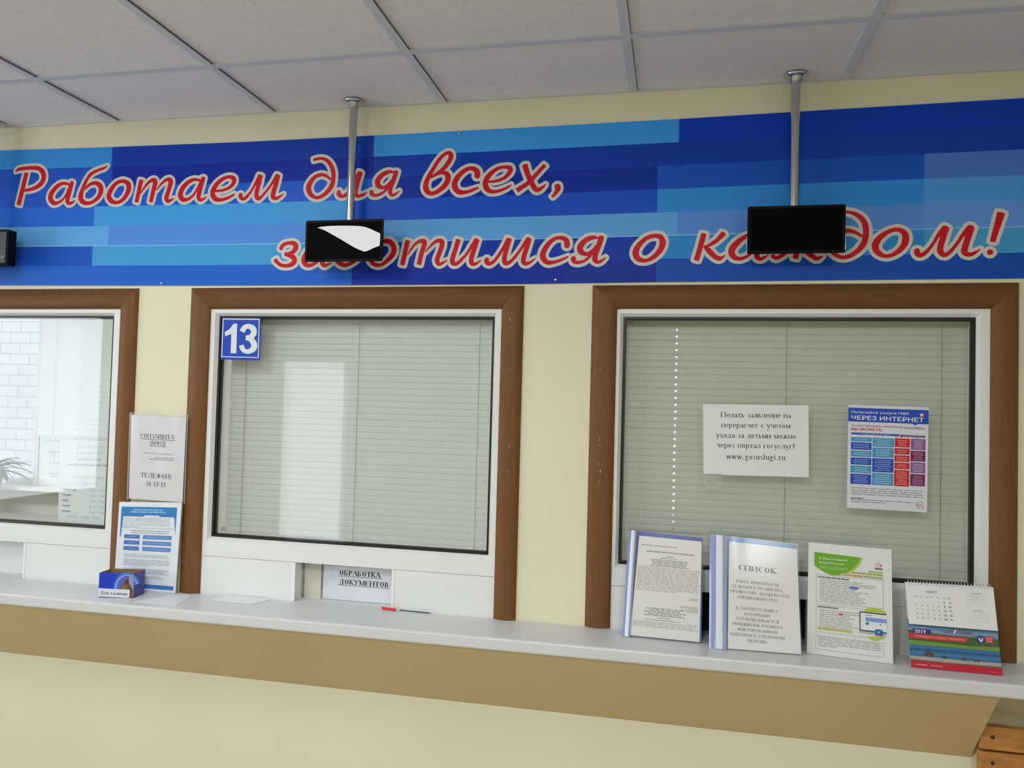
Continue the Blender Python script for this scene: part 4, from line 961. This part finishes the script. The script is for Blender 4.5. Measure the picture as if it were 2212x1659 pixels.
S.greek(.73, .208, .89, .222, 1, (150, 156, 110), 'r', 3, 33, .6, 0); S.greek(.53, .228, .89, .247, 1, (150, 156, 110), 'r', 3, 34, .6, 0); S.greek(.42, .255, .54, .274, 1, (190, 150, 110), 'l', 3, 35, .6, 0); S.rect(.54, .258, .655, .271, (214, 120, 80), 3); S.greek(.67, .255, .89, .274, 1, (150, 156, 110), 'l', 3, 36, .6, 0)
def frame(u0, v0, u1, v1, c):
    t = .006; tv = .0042
    S.rect(u0, v0, u1, v0+tv, c, 1); S.rect(u0, v1-tv, u1, v1, c, 1); S.rect(u0, v0, u0+t, v1, c, 1); S.rect(u1-t, v0, u1, v1, c, 1)
lg = (178, 180, 176); tx_ = (160, 160, 158)
frame(.10, .282, .90, .535, lg); frame(.10, .552, .90, .80, lg); frame(.10, .83, .90, .955, lg)
S.greek(.125, .295, .50, .315, 1, (124, 124, 122), 'l', 2, 37, .7, 0); S.greek(.145, .32, .87, .525, 12, tx_, 'l', 2, 38, .34, .45); S.ell(.555, .375, .058, .014, (108, 116, 190), 3)
S.greek(.125, .562, .37, .582, 1, (124, 124, 122), 'l', 2, 39, .7, 0); S.greek(.145, .59, .66, .755, 9, tx_, 'l', 2, 43, .34, .35); S.ell(.40, .62, .030, .009, (206, 84, 110), 3)
S.rect(.125, .752, .54, .778, (206, 208, 150), 2); S.greek(.13, .756, .52, .775, 1, (176, 164, 110), 'l', 3, 44, .5, 0); S.greek(.13, .835, .87, .925, 5, tx_, 'l', 2, 45, .36, .06, .3)
S.ell(.80, .575, .13, .045, YG_, 2, 0, 180); S.poly([(.68, .79), (.93, .77), (.82, .82), (.76, .815)], YG_, 2)
S.rect(.62, .575, .93, .745, (70, 72, 80), 3); S.rect(.632, .585, .93, .733, (226, 230, 234), 4); S.rect(.69, .62, .93, .655, (124, 156, 214), 5); S.rect(.69, .598, .77, .605, (150, 150, 150), 5); S.ell(.71, .675, .02, .012, (96, 104, 100), 5); S.ell(.86, .672, .008, .006, (80, 80, 80), 5); S.rect(.62, .745, .93, .765, (176, 178, 180), 3)
S.rect(.80, .715, .885, .765, (44, 104, 184), 6); S.rect(.80, .765, .885, .771, (206, 70, 90), 6); S.rect(.825, .735, .855, .742, (214, 224, 236), 7)
S.build('printed_front', st)
m = MB(); pa_, pb_ = S.P(.30, .25, -.003), S.P(.70, .25, -.003); z0 = CTOP+.0008
m.slab([pa_, pb_, Vector((S.P(.7, 1).x, S.P(.7, 1).y+.055, z0)), Vector((S.P(.3, 1).x, S.P(.3, 1).y+.055, z0))], Vector((0, -1, 0)), .001, mat('flyer_white', (226, 226, 224), .3))
m.build('back_support', st)

# ================================================================== desk calendar
S = lean([(1954.2, 1257.0), (2144.7, 1268.2), (2165.0, 1459.2), (1967.2, 1440.4)], -.078)
ca = thing('desk_calendar', 'spiral desk calendar with March page and red landscape base at the counter end', 'calendar', S.P(.5, 1))
S.base(mat('calendar_card', (230, 228, 224), .35), .0012)
ln = lambda a, b, t: tuple(int(x*(1-t)+y*t) for x, y in zip(a, b))
S.rect(0, .0, 1, .02, (226, 224, 222)); Y0 = .50
S.rect(0, Y0-.06, 1, .66, (96, 136, 176)); S.poly([(0, .55), (.18, .52), (.40, .57), (.62, .55), (1, .535), (1, .585), (0, .60)], (126, 156, 186), 2)
S.poly([(.40, .575), (.52, .515), (.66, .52), (.76, .575)], (112, 116, 136), 3); S.poly([(.52, .53), (.545, .522), (.53, .565), (.51, .575)], (226, 230, 236), 4)
S.poly([(0, .57), (.10, .555), (.28, .59), (.48, .60), (.75, .60), (1, .605), (1, .70), (0, .70)], (74, 96, 58), 4); S.poly([(0, .685), (.3, .692), (.7, .70), (1, .69), (1, .74), (.6, .735), (0, .735)], (112, 148, 62), 5)
S.rect(0, .732, 1, .882, (58, 112, 156), 3); S.rect(0, .775, 1, .80, (42, 92, 138), 4); S.rect(0, .82, 1, .84, (72, 124, 166), 4)
S.poly([(0, .868), (.3, .866), (.55, .872), (1, .866), (1, .925), (0, .925)], (176, 166, 152), 5); S.poly([(0, .905), (.4, .912), (1, .905), (1, .93), (0, .93)], (108, 96, 76), 6)
S.rect(0, .925, 1, 1.0, (196, 32, 56), 7)
S.poly([(.05, .548), (.26, .548), (.24, .606), (.05, .606)], (62, 52, 118), 7); S.sans('2019', .07, .596, .040, 'l', (232, 232, 240), .03, 8, .125)
S.poly([(0, .604), (.66, .612), (.64, .668), (0, .660)], (206, 52, 58), 7); S.sans('ОТКРЫВАЙТЕ НОВЫЕ ГОРИЗОНТЫ', .065, .650, .026, 'l', (240, 168, 160), .03, 8, .56)
S.poly([(.765, .575), (.845, .575), (.845, .64), (.805, .668), (.765, .64)], (52, 56, 120), 7); S.poly([(.778, .592), (.805, .606), (.832, .592), (.826, .63), (.805, .648), (.784, .63)], (212, 216, 232), 8); S.ell(.805, .612, .008, .012, (52, 56, 120), 9)
S.rect(.855, .575, .94, .65, (204, 56, 66), 7); S.sans('ПОЧТА', .868, .607, .018, 'l', (244, 206, 206), .03, 8, .062); S.sans('БАНК', .868, .637, .018, 'l', (244, 206, 206), .03, 8, .056)
for u, v, ru, rv, cc_ in ((.215, .845, .052, .042, (96, 66, 60)), (.385, .862, .026, .022, (60, 60, 78)), (.60, .865, .02, .024, (54, 70, 110)), (.735, .87, .036, .02, (94, 76, 84))): S.ell(u, v, ru, rv, cc_, 8, 0, 180, 9); S.rect(u-ru*.7, v, u-ru*.35, v+rv*.5, cc_, 8); S.rect(u+ru*.3, v, u+ru*.7, v+rv*.5, cc_, 8)
S.greek(.055, .957, .185, .969, 1, (236, 180, 186), 'l', 8, 49, .7, 0); S.greek(.225, .957, .355, .969, 1, (236, 180, 186), 'l', 8, 50, .7, 0); S.greek(.86, .968, .955, .978, 1, (226, 120, 132), 'l', 8, 47, .5, 0)
S.build('base_card', ca)
# page pad, lifting off towards its lower edge
pg = Sheet(S.P(.0, .0, .003), S.P(1.0, .0, .003), on_pl(2155.8, 1363.0, S.P(1, .55, .016), S.n), on_pl(1963.9, 1347.3, S.P(0, .55, .016), S.n))
pg.base(mat('calendar_page', (232, 230, 230), .5), .0022)
dk_ = (150, 150, 154)
pg.sans('МАРТ', .235, .235, .055, 'l', dk_, .01, 1, .125)
for i, d in enumerate('Пн Вт Ср Чт Пт Сб Вс'.split()): pg.sans(d, .105+.0645*i, .355, .042, 'c', dk_, .0, 1)
k = 1
for rw in range(5):
    for cl in range(7):
        dn = rw*7+cl-3
        if 1 <= dn <= 31: pg.sans(str(dn), .105+.0645*cl, .465+.098*rw, .048, 'c', (110, 110, 114) if cl > 4 else (150, 150, 154), .01 if cl > 4 else 0, 1)
for v0 in (.16, .56):
    pg.greek(.745, v0, .855, v0+.035, 1, (180, 180, 184), 'c', 1, 48, .7, 0)
    for rw in range(6):
        for cl in range(7):
            if 0 < rw*7+cl < 37: pg.rect(.69+.034*cl, v0+.06+.05*rw, .704+.034*cl, v0+.078+.05*rw, (206, 206, 208) if rw else (190, 190, 194), 1)
pg.build('page_pad', ca)
m = MB(); z0 = CTOP+.0008
t0_, t1_ = S.P(0, 0), S.P(1, 0); f0 = Vector((S.P(0, 1).x, S.P(0, 1).y+.105, z0)); f1 = Vector((S.P(1, 1).x, S.P(1, 1).y+.105, z0))
m.slab([t0_, t1_, f1, f0], (t1_-t0_).cross(f0-t0_).normalized(), .0012, mat('calendar_card', (230, 228, 224), .35)); m.build('back_card', ca)
m = MB()
for i in range(27):
    u = .035+.93*i/26; c0 = S.P(u, .018, .001); ring = []
    ax = (S.P(1, 0)-S.P(0, 0)).normalized(); a1 = S.n; a2 = ax.cross(a1)
    if a2.z < 0: a2 = -a2
    for j in range(13):
        t = 2*math.pi*j/12; ring.append(c0+a2*(.0035+.0062*math.cos(t))+a1*(.0062*math.sin(t))+ax*(.0014*j/12))
    m.tube(ring, .0008, mat('spiral_white', (206, 206, 206), .3), 5, False)
    m.face([S.P(u-.008, .045, .0038), S.P(u+.008, .045, .0038), S.P(u+.008, .062, .0038), S.P(u-.008, .062, .0038)], mat('spiral_hole', (96, 94, 92), .6))
m.build('spiral', ca)

# ================================================================== slatted wooden bench back by the end of the boxed counter
be = thing('wooden_bench', 'varnished wooden bench with horizontal slats under the counter end', 'bench', (1.9, -.05, 0))
for k, (za, zb) in enumerate(((.834, .895), (.766, .829))):
    m = MB(); m.box(1.4075, 2.9, -.062, -.036, za, zb, M_PINE); o = m.build('slat', be, .003)
    for x in (1.437, 2.86):
        s_ = MB(); c = Vector((x, -.0625, (za+zb)/2+.004))
        s_.grid([[c+Vector((r*math.cos(t), -h, r*math.sin(t))) for t in [2*math.pi*j/14 for j in range(14)]] for r, h in ((.0052, .0), (.0046, .0012), (.0004, .0014))], mat('dark_screw', (58, 40, 34), .5), True, True)
        s_.build('screw', o)
for x in (1.47, 2.84):
    m = MB(); m.box(x-.03, x+.03, -.036, -.004, 0, .885, M_PINE); m.build('post', be, .003)
m = MB(); m.box(1.43, 2.9, -.42, -.04, .42, .45, M_PINE); m.build('seat', be, .003)
for x in (1.47, 2.84):
    m = MB(); m.box(x-.03, x+.03, -.41, -.37, 0, .42, M_PINE); m.build('leg', be, .003)
